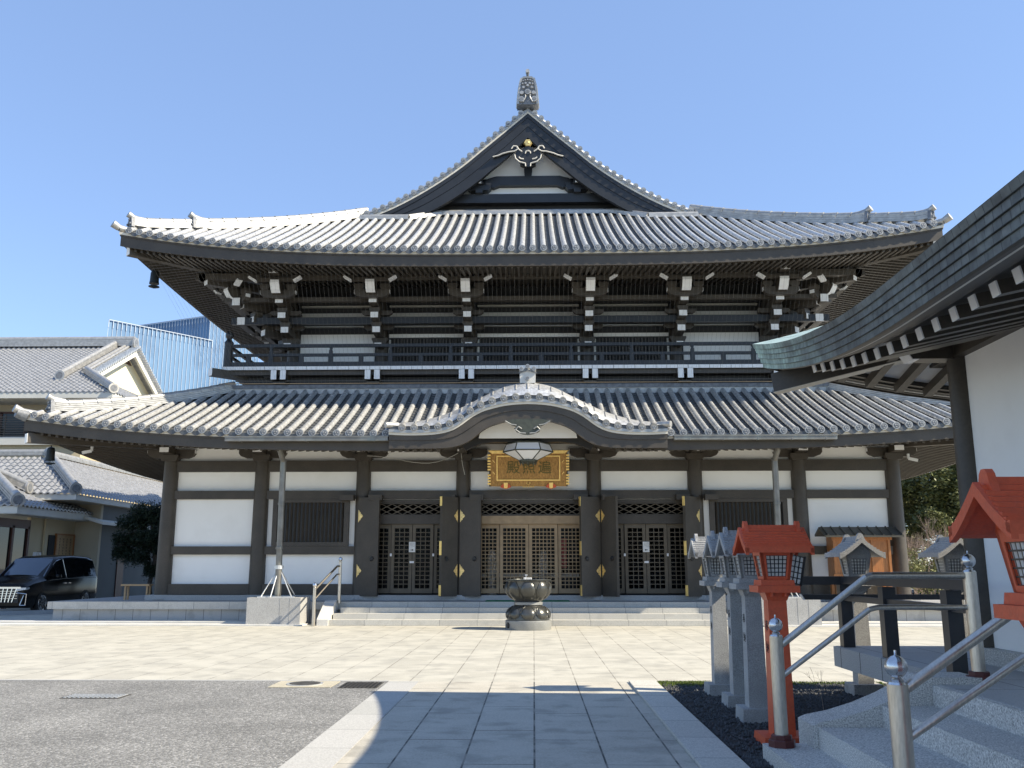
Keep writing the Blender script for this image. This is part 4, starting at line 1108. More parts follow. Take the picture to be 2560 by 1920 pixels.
for (a, b, m, n, cols, rows) in bays:
    a += XC; b += XC
    grid_doors(a, b, .77, 2.78, F + .1, n, cols, rows, m, 'sliding_door')
    mb = MB()
    mb.box(a, b, F + .02, F + .24, 2.785, 3.02, 'lattice_brown' if m == 'lattice_brown' else 'wood')
    mb.box(a, b, F + .0, F + .24, 3.42, 3.50, 'wood'); mb.box(a, b, F + .03, F + .2, 3.02, 3.065, 'wood'); mb.box(a, b, F + .03, F + .2, 3.375, 3.42, 'wood')
    L = b - a; k = int(round(L / .62))
    for i in range(-1, k + 1):          # diamond lattice
        for sg in (0, 1):
            for off in (0, .5):
                u0 = a + (i + off) * L / k; u1 = u0 + L / k
                z0_, z1_ = (3.065, 3.375) if sg == 0 else (3.375, 3.065)
                c0, c1 = max(u0, a), min(u1, b)
                if c1 - c0 < .05: continue
                f0 = (c0 - u0) / (u1 - u0); f1 = (c1 - u0) / (u1 - u0)
                mb.beam((c0, F + .10 + sg * .012, z0_ + (z1_ - z0_) * f0), (c1, F + .10 + sg * .012, z0_ + (z1_ - z0_) * f1), .02, .026, 'lattice_dark', up=Vector((0, 0, 1)))
    mb.box(a - .08, a, F - .02, F + .24, .74, 3.5, 'wood'); mb.box(b, b + .08, F - .02, F + .24, .74, 3.5, 'wood')
    mb.build('transom', hall)
# interior seen through the lattice
mb = MB()
mb.box(XC - 9, XC + 9, 33.2, 33.3, .6, 5.2, 'interior'); mb.box(XC - 9, XC + 9, F + .5, 33.2, .60, .70, 'interior'); mb.box(XC - 9, XC + 9, F + .5, 33.2, 4.6, 4.7, 'interior')
mb.box(XC - 9, XC - 8.9, F + .5, 33.2, .6, 5.2, 'interior'); mb.box(XC + 8.9, XC + 9, F + .5, 33.2, .6, 5.2, 'interior')
mb.build('interior_room', hall)
def interior_item(name, parts, label, cat):
    mb = MB()
    for p in parts: mb.box(*p)
    return tag(mb.build(name), label, cat)
mb = MB()
mb.box(-2.0, 1.4, 28.7, 29.1, 1.22, 1.34, 'interior_thing'); mb.box(-1.9, 1.3, 28.75, 29.0, .7, 1.2, 'interior'); 
tag(mb.build('offering_table'), 'long pale offering table inside behind the central lattice doors', 'table')
for x, lab in ((-1.28, 'left pale draped stand inside behind the central lattice doors'), (.3, 'right pale draped stand inside behind the central lattice doors')):
    mb = MB(); mb.lathe(x, 28.4, [(.14, .7), (.10, 1.1), (.17, 1.5), (.12, 1.9), (.05, 2.05)], 10, 'interior_thing'); tag(mb.build('altar_stand', smooth=40), lab, 'stand')
mb = MB(); mb.box(.86, 1.02, 28.6, 28.7, 1.5, 2.4, 'interior_red'); tag(mb.build('red_banner'), 'narrow red cloth hanging inside behind the central lattice doors', 'banner')
# folding door leaves standing open
def leaf(hx, hy, fx, fy, edge_gold):
    z0, z1 = .70, 3.545; th = .09
    h_ = Vector((hx, hy, 0)); f_ = Vector((fx, fy, 0)); d = (f_ - h_).normalized(); n = Vector((d.y, -d.x, 0))
    if n.y > 0: n = -n
    mb = MB()
    a, b = h_, f_
    pts = [a, b, b - n * th, a - n * th]
    vs = [(p.x, p.y, z0) for p in pts] + [(p.x, p.y, z1) for p in pts]
    mb.add(vs, [(0, 1, 5, 4), (1, 2, 6, 5), (2, 3, 7, 6), (3, 0, 4, 7), (4, 5, 6, 7), (3, 2, 1, 0)], 'wood')
    L = (f_ - h_).length
    lf = mb.build('door_leaf', hall)
    for zc in (3.0, 1.42):             # scalloped half-diamond hinge plates
        g = MB()
        shp = [(0.0, -.19), (.035, -.13), (.07, -.11), (.075, -.07), (.11, -.05), (.145, 0), (.11, .05), (.075, .07), (.07, .11), (.035, .13), (0, .19)]
        vs = []
        for o in (.004, .014):
            for u, z in shp: p = h_ + d * (u + .012) + n * o; vs.append((p.x, p.y, zc + z))
        k = len(shp)
        g.add(vs, [tuple(range(k, 2 * k)), tuple(range(k - 1, -1, -1))] + [(i, (i + 1) % k, k + (i + 1) % k, k + i) for i in range(k)], 'gold'); g.build('hinge_plate', lf)
    if edge_gold:
        for za, zb in ((3.27, 3.54), (1.86, 2.26), (.72, 1.02)):
            g = MB()
            p = f_ + d * .004; q = f_ - n * th + d * .004
            g.add([(p.x, p.y, za), (q.x, q.y, za), (q.x, q.y, zb), (p.x, p.y, zb)] + [(p.x + d.x * .008, p.y + d.y * .008, za), (q.x + d.x * .008, q.y + d.y * .008, za), (q.x + d.x * .008, q.y + d.y * .008, zb), (p.x + d.x * .008, p.y + d.y * .008, zb)],
                  [(4, 5, 6, 7), (0, 1, 5, 4), (2, 3, 7, 6), (1, 2, 6, 5), (3, 0, 4, 7)], 'pale_gold'); g.build('edge_fitting', lf)
    r = MB(); c = f_ - d * .18 + n * .01 + Vector((0, 0, 1.78))
    r.cyl(c, c + n * .03, .055, .045, 12, 'black')
    for i in range(10):
        a0, a1 = 2 * PI * i / 10, 2 * PI * (i + 1) / 10
        p = c + n * .03 + d * (.05 * math.cos(a0)) + Vector((0, 0, .05 * math.sin(a0) - .03)); q = c + n * .03 + d * (.05 * math.cos(a1)) + Vector((0, 0, .05 * math.sin(a1) - .03))
        r.cyl(p, q, .009, .009, 5, 'black')
    r.build('ring_pull', lf)
for args in ((-5.17, 26.93, -4.53, 26.78, False), (-2.22, 26.92, -2.64, 26.45, True), (-2.16, 26.92, -1.54, 26.78, False),
             (1.95, 26.92, 1.38, 26.62, True), (1.99, 26.92, 2.37, 26.42, False), (4.86, 26.92, 4.38, 26.50, True)):
    leaf(*args)

# ------------------------------------------------------------------ karahafu porch roof
KT = [(0, 5.99), (.32, 5.975), (.63, 5.94), (.9, 5.88), (1.2, 5.79), (1.5, 5.63), (1.75, 5.44), (2.0, 5.29), (2.3, 5.20), (2.65, 5.16), (3.0, 5.15), (3.3, 5.15), (3.72, 5.17)]
KO = [(0, 6.60), (.65, 6.46), (1.25, 6.16), (1.77, 5.90), (2.36, 5.66), (3.0, 5.49), (3.72, 5.40)]
KF = [(0, 5.40), (.45, 5.38), (.92, 5.26), (1.2, 5.12), (1.46, 4.90), (1.73, 4.75), (2.0, 4.67), (2.3, 4.64), (3.0, 4.63), (3.72, 4.63)]
YK = 23.98
kt = lambda x: smooth_tab(KT, abs(x)); ko = lambda x: smooth_tab(KO, abs(x)); kf = lambda x: smooth_tab(KF, abs(x))
mb = MB()
xs = [-3.72 + 7.44 * i / 60 for i in range(61)]
rows = []
for (y, f) in ((YK, 0), (YK + .12, .35), (YK + .35, .7), (YK + .7, .93), (YK + 1.0, 1.0), (YK + 3.6, 1.06)):
    rows.append([(XC + x, y, kt(x) + .07 + (ko(x) - kt(x) - .07) * f) for x in xs])
mb.grid(rows, 'tile')
sp = 0; px, pz = 0, kt(0); lst = [0.0]; acc = 0; x = 0
while x < 3.6:
    x += .01; acc += math.hypot(.01, kt(x) - pz); pz = kt(x)
    if acc >= .318: acc = 0; lst.append(x)
for sgn in (-1, 1):
    for x in lst:
        if sgn == -1 and x == 0: continue
        c = (XC + sgn * x, YK - .04, kt(x) + .02)
        mb.cyl(c, (c[0], YK + .3, c[2] + .12), .098, .09, 14, 'ridge_tile')
        mb.cyl((c[0], YK - .045, c[2]), (c[0], YK - .04, c[2]), .075, .075, 12, 'tile_dark')
        for q in range(3):
            a = q * 2.09 + .4; mb.cyl((c[0] + .035 * math.cos(a), YK - .053, c[2] + .035 * math.sin(a)), (c[0] + .035 * math.cos(a), YK - .045, c[2] + .035 * math.sin(a)), .02, .02, 6, 'ridge_tile')
        # seam ribs up the verge
        mb.tube([(c[0], YK + .12, kt(x) + .07 + (ko(x) - kt(x) - .07) * .35 + .01), (c[0], YK + .35, kt(x) + .07 + (ko(x) - kt(x) - .07) * .7 + .01), (c[0], YK + 1.0, ko(x) + .015), (c[0], YK + 3.4, ko(x) + .04)], .02, 5, 'ridge_tile')
    mb.cyl((XC + sgn * 3.5, YK + .15, 5.28), (XC + sgn * 3.80, YK - .05, 5.25), .075, .085, 12, 'ridge_tile')
mb.band([(XC + x, kt(x) + .055) for x in xs], [(XC + x, kt(x) - .03) for x in xs], YK + .015, YK + .2, 'pan_tile')
mb.band([(XC + x, kt(x) - .03) for x in xs], [(XC + x, kt(x) - .11) for x in xs], YK - .01, YK + .2, 'ridge_tile')
porch = mb.build('porch_roof', hall, smooth=40)
mb = MB()
mb.band([(XC + x, kt(x) - .11) for x in xs], [(XC + x, kt(x) - .17) for x in xs], YK + .03, YK + .22, 'eave_cream')
mb.build('edge_board', porch, smooth=30)
mb = MB()
mb.band([(XC + x, kt(x) - .17) for x in xs], [(XC + x, kt(x) * .5 + kf(x) * .5 - .04) for x in xs], YK + .06, YK + .24, 'wood')
mb.band([(XC + x, kt(x) * .5 + kf(x) * .5 - .04) for x in xs], [(XC + x, kf(x)) for x in xs], YK + .09, YK + .24, 'wood')
mb.build('fascia', porch, smooth=30)
mb = MB()
mb.grid([[(XC + x, YK + .2, kf(x) + .12) for x in xs], [(XC + x, YK + 3.2, kf(x) + .3) for x in xs]], 'wood')
mb.build('soffit', porch)
mb = MB()
ax = [i / 10 for i in range(-13, 14)]
mb.prism([(XC - 1.35, 5.0)] + [(XC + x, kf(x) + .22) for x in ax] + [(XC + 1.35, 5.0)], 24.75, 24.80, 'plaster')
mb.build('arch_panel', porch)
mb = MB()
mb.prism([(XC - 1.75, 4.72), (XC - 1.3, 4.90), (XC - .9, 4.94), (XC + .9, 4.94), (XC + 1.3, 4.90), (XC + 1.75, 4.72), (XC + 1.9, 4.95), (XC + 1.3, 5.18), (XC - 1.3, 5.18), (XC - 1.9, 4.95)], 25.1, 25.34, 'wood_black')
for s in (-1, 1):
    mb.beam((XC + s * 1.75, 25.2, 4.92), (XC + s * 2.0, 27.0, 5.0), .2, .26, 'wood')
    mb.box(XC + s * 1.95 - .14, XC + s * 1.95 + .14, 24.9, 27.0, 4.99, 5.16, 'wood'); mb.box(XC + s * 1.95 - .135, XC + s * 1.95 + .135, 24.885, 24.9, 5.0, 5.12, 'white')
mb.build('rainbow_beam', porch)
mb = MB()          # carved pendant under the arch
pe = [(0, 4.98), (.14, 5.0), (.3, 5.06), (.36, 5.16), (.30, 5.2), (.42, 5.24), (.62, 5.36), (.4, 5.40), (.0, 5.42)]
mb.prism([(XC + x, z) for x, z in pe] + [(XC - x, z) for x, z in pe[::-1][1:-1]], YK + .02, YK + .08, 'lamp_metal')
for s in (-1, 1):
    for pl in ([(.05, 5.02), (.2, 5.03), (.33, 5.12), (.25, 5.2), (.16, 5.14)], [(.3, 5.24), (.44, 5.26), (.6, 5.35)]):
        mb.tube([(XC + s * x, YK + .0, z) for x, z in pl], .02, 6, 'bronze_base')
mb.build('porch_pendant', porch, smooth=30)
mb = MB()          # ridge box with four round tiles
mb.prism([(XC - .21, 6.48), (XC + .21, 6.48), (XC + .22, 6.72), (XC + .15, 6.86), (XC - .15, 6.86), (XC - .22, 6.72)], YK + .45, YK + .8, 'granite_light')
mb.beam((XC - .24, YK + .43, 6.76), (XC, YK + .43, 6.84), .04, .03, 'tile_dark'); mb.beam((XC + .24, YK + .43, 6.76), (XC, YK + .43, 6.84), .04, .03, 'tile_dark')
for x, z in ((0, 6.60), (-.17, 6.86), (.17, 6.86), (0, 6.93)):
    mb.cyl((XC + x, YK + .36, z), (XC + x, YK + .8, z), .062, .062, 12, 'ridge_tile'); mb.cyl((XC + x, YK + .355, z), (XC + x, YK + .36, z), .045, .045, 10, 'tile_dark')
mb.box(XC - .2, XC + .2, YK + .8, YK + 3.6, 6.5, 6.74, 'ridge_tile')
mb.build('ridge_ornament', porch, smooth=40)

# gutters (part of the roof)
for s in (-1, 1):
    mb = MB(); x0, x1 = (XC - 8.15, XC - 3.75) if s < 0 else (XC + 3.9, XC + 8.2)
    mb.box(x0, x1, YE1 - .16, YE1 + .02, 4.845, 4.965, 'copper_pipe'); mb.box(x0 - .01, x1 + .01, YE1 - .175, YE1 - .155, 4.94, 4.975, 'copper_pipe')
    xx = x0 + .4
    while xx < x1: mb.box(xx, xx + .03, YE1 - .165, YE1 + .03, 4.835, 4.98, 'copper_pipe'); xx += .9
    mb.build('gutter', lower_roof)

# ------------------------------------------------------------------ platform and steps
plat = thing('stone_platform', (XC, 25.9, 0), 'long low granite platform with jointed edge slabs carrying the temple hall', 'platform')
mb = MB(); mb.box(XC - 13.45, XC + 13.45, 25.9, 46, .57, .58, 'platform_top'); mb.build('platform_top', plat)
mb = MB(); mb.box(XC - 13.5, XC + 13.5, 25.88, 46, .37, .575, 'platform_face'); mb.build('edge_slab', plat)
mb = MB(); mb.box(XC - 13.38, XC + 13.38, 26.0, 46, .0, .37, 'platform_low'); mb.build('base_course', plat)
st = thing('stone_steps', (XC, 24.8, 0), 'wide pale granite steps leading up to the hall doors', 'steps')
for i in range(3):
    mb = MB(); y = 24.78 + i * .37
    mb.box(XC - 5.4 + i * .12, XC + 5.5 - i * .1, y, 25.878, i * .145, i * .145 + .145, 'platform_face'); mb.build('step', st)
for s, x in ((-1, -5.62),):
    mb = MB(); mb.prism([(24.72, 0), (25.86, 0), (25.86, .62), (25.62, .62), (24.72, .16)], XC + x, XC + x + .3, 'granite_light', plane='yz'); mb.build('cheek_wall', st)
mb = MB(); mb.prism([(24.72, 0), (25.86, 0), (25.86, .62), (25.62, .62), (24.72, .16)], XC + 5.5, XC + 5.8, 'granite_light', plane='yz'); mb.build('cheek_wall', st)
mb = MB(); mb.box(-1.35, 1.0, 26.0, 26.75, .582, .60, 'green_mat'); tag(mb.build('door_mat'), 'green door mat in front of the central lattice doors', 'mat')

# ------------------------------------------------------------------ incense burner
bn = thing('incense_burner', (XC, 23.45, 0), 'dark bronze lotus shaped incense burner standing before the steps', 'incense burner')
cy = 23.45
mb = MB(); mb.lathe(XC, cy, [(.57, 0), (.575, .01), (.575, .215), (.565, .225), (.45, .228)], 48, 'bronze_base'); mb.cyl((XC - .49, cy - .285, .11), (XC - .51, cy - .295, .11), .07, .07, 16, 'black'); mb.build('base_drum', bn, smooth=35)
def petals(mb, n, z0, z1, rz, ph, down, mtl):
    for k in range(n):
        a = ph + 2 * PI * k / n
        rows = []
        for i in range(9):
            t = i / 8; z = z0 + (z1 - z0) * t
            wid = math.sin(PI * min(1, (t * .92 + .08))) ** .5 if True else 1
            wid = (math.sin(PI * (0.10 + .82 * (1 - t if down else t)))) ** .6 * .93
            row = []
            for j in range(9):
                s = (j / 4 - 1); aa = a + s * wid * PI / n
                bulge = .055 * (1 - s * s) ** .5 * math.sin(PI * t) ** .5 if abs(s) < 1 and 0 < t < 1 else 0
                rr_ = rz(z) + bulge + .004
                row.append((XC + rr_ * math.cos(aa), cy + rr_ * math.sin(aa), z))
            rows.append(row)
        mb.grid(rows, mtl)
        # raised rim around each petal
        for sd in (-1, 1):
            pts = []
            for i in range(1, 9):
                t = i / 8; z = z0 + (z1 - z0) * t
                wid = (math.sin(PI * (0.10 + .82 * (1 - t if down else t)))) ** .6 * .93
                aa = a + sd * wid * PI / n; rr_ = rz(z) + .012
                pts.append((XC + rr_ * math.cos(aa), cy + rr_ * math.sin(aa), z))
            mb.tube(pts, .012, 5, mtl)
mb = MB(); lowp = [(.53, .225), (.53, .27), (.51, .40), (.45, .52), (.37, .575), (.33, .59)]
mb.lathe(XC, cy, lowp, 48, 'bronze'); lr = lambda z: lerp_tab([(b, a) for a, b in lowp], z)
petals(mb, 8, .26, .56, lr, -PI / 2, True, 'bronze'); mb.build('lower_lotus', bn, smooth=50)
mb = MB(); mb.lathe(XC, cy, [(.33, .585), (.36, .60), (.36, .66), (.33, .68)], 40, 'bronze_base'); mb.build('neck', bn, smooth=40)
bw = [(.33, .68), (.40, .74), (.49, .84), (.54, .96), (.55, 1.06), (.53, 1.16), (.545, 1.19)]
mb = MB(); mb.lathe(XC, cy, bw + [(.57, 1.20), (.57, 1.225), (.50, 1.225), (.48, 1.17)], 48, 'bronze'); br_ = lambda z: lerp_tab([(b, a) for a, b in bw], z)
petals(mb, 8, .70, 1.16, br_, -PI / 2, False, 'bronze'); mb.build('bowl', bn, smooth=50)
mb = MB(); mb.lathe(XC, cy, [(.47, 1.17), (.3, 1.185), (.0, 1.19)], 24, 'granite'); mb.build('ash', bn)
for i, (dx, h) in enumerate(((-.10, .05), (-.06, .06), (0.0, .05), (.05, .055), (.09, .05), (-.05, .11))):
    pass
mb = MB()
for dx in (-.10, -.07, -.05, -.01, .02, .05, .08): mb.cyl((XC + dx, cy - .2, 1.2), (XC + dx, cy - .2, 1.27), .012, .008, 6, 'white')
mb.cyl((XC - .05, cy - .2, 1.2), (XC - .05, cy - .2, 1.33), .006, .006, 5, 'white'); mb.box(XC - .08, XC - .01, cy - .21, cy - .19, 1.32, 1.335, 'white')
mb.build('incense_sticks', bn)

# ------------------------------------------------------------------ name board, hanging lantern
pb = thing('name_board', (XC, 26.5, 3.83), 'carved gold name board hung above the central doors', 'sign')
tilt = Matrix.Translation((XC, 26.62, 3.84)) @ Matrix.Rotation(R(12), 4, 'X') @ Matrix.Rotation(0, 4, 'Z')
def tb(mb0):
    mb0.v = [tuple(tilt @ Vector(p)) for p in mb0.v]; return mb0
mb = MB(); mb.box(-1.13, 1.13, -.02, .05, 0, 1.02, 'gold_panel'); tb(mb).build('board', pb)
mb = MB()
for a, b, c, d in ((-1.0, 1.0, .87, .905), (-1.0, 1.0, .17, .205), (-1.0, -.965, .205, .87), (.965, 1.0, .205, .87)):
    mb.box(a * .93, b * .93, -.06, -.02, c, d, 'pale_gold')
mb.prism([(-1.18, 1.06), (1.18, 1.06), (1.06, .97), (-1.06, .97)], -.12, .05, 'pale_gold')
for s in (-1, 1):
    for i in range(11):
        if i in (4,): continue
        mb.box(s * 1.10, s * 1.19, -.07, .02, .06 + i * .083, .06 + i * .083 + .05, 'pale_gold')
    mb.box(s * 1.10, s * 1.15, -.02, .045, .0, .98, 'black')
    for z in (.36, .70): mb.beam((s * .98, -.035, z), (s * 1.04, -.035, z + .07), .03, .02, 'pale_gold')
for i in range(7): mb.cyl((-.15 + i * .05, -.03, .015), (-.15 + i * .05, -.03, -.03), .018, .01, 6, 'pale_gold')
for i in range(8):
    a0, a1 = PI * .75 + i * PI * 1.5 / 8, PI * .75 + (i + 1) * PI * 1.5 / 8
    mb.cyl((.05 * math.cos(a0), -.03, .10 + .04 * math.sin(a0)), (.05 * math.cos(a1), -.03, .10 + .04 * math.sin(a1)), .009, .009, 5, 'pale_gold')
tb(mb).build('frame', pb)
for s in (-1, 1):
    mb = MB(); x = s * .66
    mb.prism([(x - .16, -.01), (x, -.07), (x + .16, -.01), (x + .10, .07), (x + .03, .10), (x - .03, .10), (x - .10, .07)], -.08, -.03, 'red_wood' if 'red_wood' in MATS else 'vermilion')
    mb.prism([(x - .05, -.04), (x + .05, -.04), (x + .06, .12), (x - .06, .12)], -.10, -.08, 'pale_gold'); tb(mb).build('corner_ornament', pb)
for ch, x in (('殿', -.44), ('照', .02), ('遍', .48)):
    text_mesh(ch, .40, 'glyph', 'glyph', pb, tilt @ Matrix.Translation((x, -.03, .53)) @ Matrix.Rotation(R(90), 4, 'X'), .012)
hl = thing('hanging_lantern', (XC, 25.3, 5.4), 'faceted white glass lantern in dark metal hanging before the gold name board', 'lantern')
mb = MB(); LY = 25.3
rings = [(.16, 4.45), (.72, 4.70), (.72, 4.82), (.22, 4.98)]
def hexring(r, z, n=6, ph=0): return [(XC + r * math.cos(2 * PI * k / n + ph), LY + r * math.sin(2 * PI * k / n + ph) * .95, z) for k in range(n)]
rg = [hexring(r, z) for r, z in [(.24, 4.45), (.70, 4.68), (.60, 4.90), (.36, 4.98)]]
for a, b in ((0, 1), (1, 2)):
    for k in range(6): mb.add([rg[a][k], rg[a][(k + 1) % 6], rg[b][(k + 1) % 6], rg[b][k]], [(0, 1, 2, 3)], 'frosted')
glassobj = mb.build('glass', hl)
mb = MB()
for rrg in (rg[0], rg[1], rg[2]):
    for k in range(6): mb.cyl(rrg[k], rrg[(k + 1) % 6], .018, .018, 6, 'lamp_metal')
for k in range(6):
    mb.cyl(rg[0][k], rg[1][k], .016, .016, 6, 'lamp_metal'); mb.cyl(rg[1][k], rg[2][k], .016, .016, 6, 'lamp_metal')
    m0 = (Vector(rg[1][k]) + Vector(rg[1][(k + 1) % 6])) / 2; m1 = (Vector(rg[2][k]) + Vector(rg[2][(k + 1) % 6])) / 2
    c = m0 * .5 + m1 * .5; tdir = (Vector(rg[1][(k + 1) % 6]) - Vector(rg[1][k])).normalized(); vdir = (m1 - m0).normalized()
    for i in range(12):
        a0, a1 = 2 * PI * i / 12, 2 * PI * (i + 1) / 12
        nn = tdir.cross(vdir) * .012
        mb.cyl(c + tdir * .09 * math.cos(a0) + vdir * .09 * math.sin(a0) - nn, c + tdir * .09 * math.cos(a1) + vdir * .09 * math.sin(a1) - nn, .013, .013, 4, 'lamp_metal')
mb.lathe(XC, LY, [(.62, 4.90), (.62, 4.915), (.40, 4.98), (.24, 5.03), (.20, 5.08)], 6, 'lamp_metal')
for k in range(8):
    a = 2 * PI * k / 8
    p = Vector((XC + .2 * math.cos(a), LY + .2 * math.sin(a), 5.06)); q = Vector((XC + .29 * math.cos(a), LY + .29 * math.sin(a), 5.18)); mb.beam(p, q, .10, .02, 'lamp_metal')
mb.lathe(XC, LY, [(.20, 4.36), (.26, 4.40), (.27, 4.44), (.1, 4.445)], 8, 'lamp_metal')
for k in range(8): a = 2 * PI * k / 8; mb.cyl((XC + .22 * math.cos(a), LY + .22 * math.sin(a), 4.38), (XC + .20 * math.cos(a), LY + .20 * math.sin(a), 4.30), .03, .005, 5, 'lamp_metal')
mb.build('metal_frame', hl)
mb = MB(); mb.cyl((XC - .09, LY, 5.08), (XC - .10, LY, 5.42), .009, .009, 5, 'lamp_metal'); mb.cyl((XC + .09, LY, 5.08), (XC + .10, LY, 5.42), .009, .009, 5, 'lamp_metal'); mb.build('hanging_rod', hl)

mb = MB(); pts = []
for i in range(13):
    k = i / 12; pts.append((-4.95 + 2.8 * k, F - .32, 4.78 - .30 * math.sin(PI * k ** 1.6) + .12 * k))
mb.tube(pts, .008, 5, 'fascia_pale'); mb.tube([pts[-1], (-2.10, F - .40, 4.55), (-2.02, F - .42, 4.2)], .008, 5, 'fascia_pale')
tag(mb.build('loose_cable'), 'thin pale cable sagging between two pillars left of the gold name board', 'cable')
# paper notices on the side doors
def notice(x, lab, arrow):
    t = thing('paper_notice', (x, F + .08, 2.1), lab, 'notice')
    mb = MB(); mb.box(x - .095, x + .095, F + .075, F + .083, 1.96, 2.26, 'paper')
    mb.build('sheet', t)
    mb = MB()
    for i in range(5): mb.box(x + .065 - i * .03, x + .070 - i * .03, F + .071, F + .0745, 2.10 + .012 * i, 2.24, 'wire')
    s = arrow; mb.prism([(x - s * .04, 2.012), (x + s * .01, 2.012), (x + s * .01, 1.995), (x + s * .045, 2.022), (x + s * .01, 2.05), (x + s * .01, 2.032), (x - s * .04, 2.032)], F + .070, F + .0745, 'ink')
    mb.build('writing', t)
    mb = MB(); mb.box(x - .065, x + .065, F + .06, F + .075, 1.64, 1.70, 'white'); tag(mb.build('door_label'), lab.replace('paper notice with an arrow', 'small white label below the notice'), 'label')
notice(XC - 3.46, 'paper notice with an arrow on the left side doors', 1)
notice(XC + 3.46, 'paper notice with an arrow on the right side doors', -1)
for xx, ll in ((-4.09, 'small white card on the far left lattice door stile'), (-2.83, 'small white card left of the central bay on the lattice door stile'), (2.83, 'small white card right of the central bay on the lattice door stile'), (4.09, 'small white card on the far right lattice door stile')):
    mb = MB(); mb.box(XC + xx - .028, XC + xx + .028, F + .09, F + .097, 1.84, 1.92, 'white'); tag(mb.build('door_card'), ll, 'card')

# wind bells, security cameras
def wind_bell(x, y, z, s, lab):
    t = thing('wind_bell', (x, y, z), lab, 'bell')
    mb = MB(); mb.lathe(x, y, [(.19 * s, z - .62 * s), (.17 * s, z - .5 * s), (.16 * s, z - .2 * s), (.13 * s, z - .1 * s), (.03 * s, z - .06 * s), (.02 * s, z)], 12, 'bell'); mb.build('bell_body', t, smooth=40)
    mb = MB(); mb.cyl((x, y, z - .6 * s), (x, y, z - .8 * s), .01, .01, 5, 'bell'); mb.lathe(x, y, [(.02, z - .80 * s), (.21 * s, z - .74 * s), (.21 * s, z - .72 * s), (.02, z - .78 * s)], 12, 'bell'); mb.build('clapper', t)
wind_bell(-11.85, 27.0, 10.72, .8, 'dark bronze wind bell under the left corner of the upper eave')
wind_bell(-13.83, 25.6, 4.95, .7, 'dark bronze wind bell under the left corner of the lower eave')
def cctv(x, y, z, s, lab):
    mb = MB(); mb.beam((x, y, z), (x + s * .22, y - .12, z - .07), .09, .08, 'white'); mb.cyl((x + s * .23, y - .125, z - .072), (x + s * .26, y - .14, z - .08), .035, .035, 10, 'black'); mb.box(x - .03, x + .03, y - .02, y + .04, z, z + .14, 'white')
    tag(mb.build('security_camera'), lab, 'security camera')
cctv(-12.85, 26.0, 4.84, -1, 'white security camera under the left lower eave')
cctv(11.05, 26.9, 4.66, 1, 'white security camera beside the right corner column of the hall')

# ------------------------------------------------------------------ rain pipes on granite blocks
def rainpipe(cx, blk, lab1, lab2):
    mb = MB(); x0, x1 = blk
    vs = MB(); mb.box(x0, x1, 24.75, 25.82, 0, .72, 'granite')
    for j in (x0 + .62 * (x1 - x0), x0 + .8 * (x1 - x0)): mb.box(j, j + .008, 24.745, 24.75, 0, .72, 'granite')
    tag(mb.build('granite_block'), lab2, 'stone block')
    t = thing('rain_pipe', (cx, 25.1, .72), lab1, 'drain pipe')
    mb = MB(); mb.tube([(cx, 24.12, 4.86), (cx, 24.12, 4.72), (cx, 24.55, 4.45), (cx, 24.62, 4.40)], .075, 14, 'copper_pipe'); mb.cyl((cx, 24.62, 4.43), (cx, 24.72, .72), .085, .085, 18, 'copper_pipe')
    for z in (4.4, 3.2, 2.0): mb.cyl((cx, 24.63, z), (cx, 24.63, z + .06), .095, .095, 16, 'copper_pipe')
    mb.build('pipe', t, smooth=40).location.y += .35
    mb = MB(); c = Vector((cx, 25.07, 1.52)); mb.cyl(c - Vector((0, 0, .05)), c + Vector((0, 0, .05)), .12, .12, 12, 'galvanised')
    for dx, dy in ((-.42, -.15), (.42, -.15), (-.15, .4), (.4, .35), (-.12, -.28)): mb.cyl(c, (cx + dx, 25.07 + dy, .73), .016, .016, 6, 'galvanised')
    mb.box(cx - .5, cx + .5, 24.88, 24.92, .722, .75, 'galvanised')
    mb.build('brace', t)
rainpipe(-6.93, (-7.66, -6.22), 'tall copper rain pipe rising from the left granite block', 'square granite block under the left rain pipe')
rainpipe(6.62, (5.95, 7.55), 'tall copper rain pipe rising behind the stone lanterns on the right', 'square granite block under the right rain pipe')
t = thing('handrail', (-5.75, 24.5, 0), 'stainless steel handrail at the left end of the hall steps', 'handrail')
mb = MB()
mb.cyl((-5.78, 24.45, 0), (-5.78, 24.45, 1.0), .045, .045, 12, 'steel'); mb.lathe(-5.78, 24.45, [(.03, 1.0), (.06, 1.05), (.05, 1.1), (.0, 1.13)], 12, 'steel_ball'); mb.build('post', t, smooth=40); mb = MB()
mb.cyl((-5.40, 25.75, .55), (-5.40, 25.75, 1.68), .045, .045, 12, 'steel'); mb.lathe(-5.40, 25.75, [(.03, 1.68), (.06, 1.73), (.05, 1.78), (.0, 1.81)], 12, 'steel_ball')
mb.build('post', t, smooth=40)
mb = MB(); mb.tube([(-5.78, 24.45, .93), (-5.45, 25.6, 1.55), (-5.40, 25.75, 1.55)], .028, 10, 'steel'); mb.tube([(-5.78, 24.45, .68), (-5.45, 25.6, 1.33), (-5.40, 25.75, 1.33)], .022, 10, 'steel'); mb.build('rail', t, smooth=40)

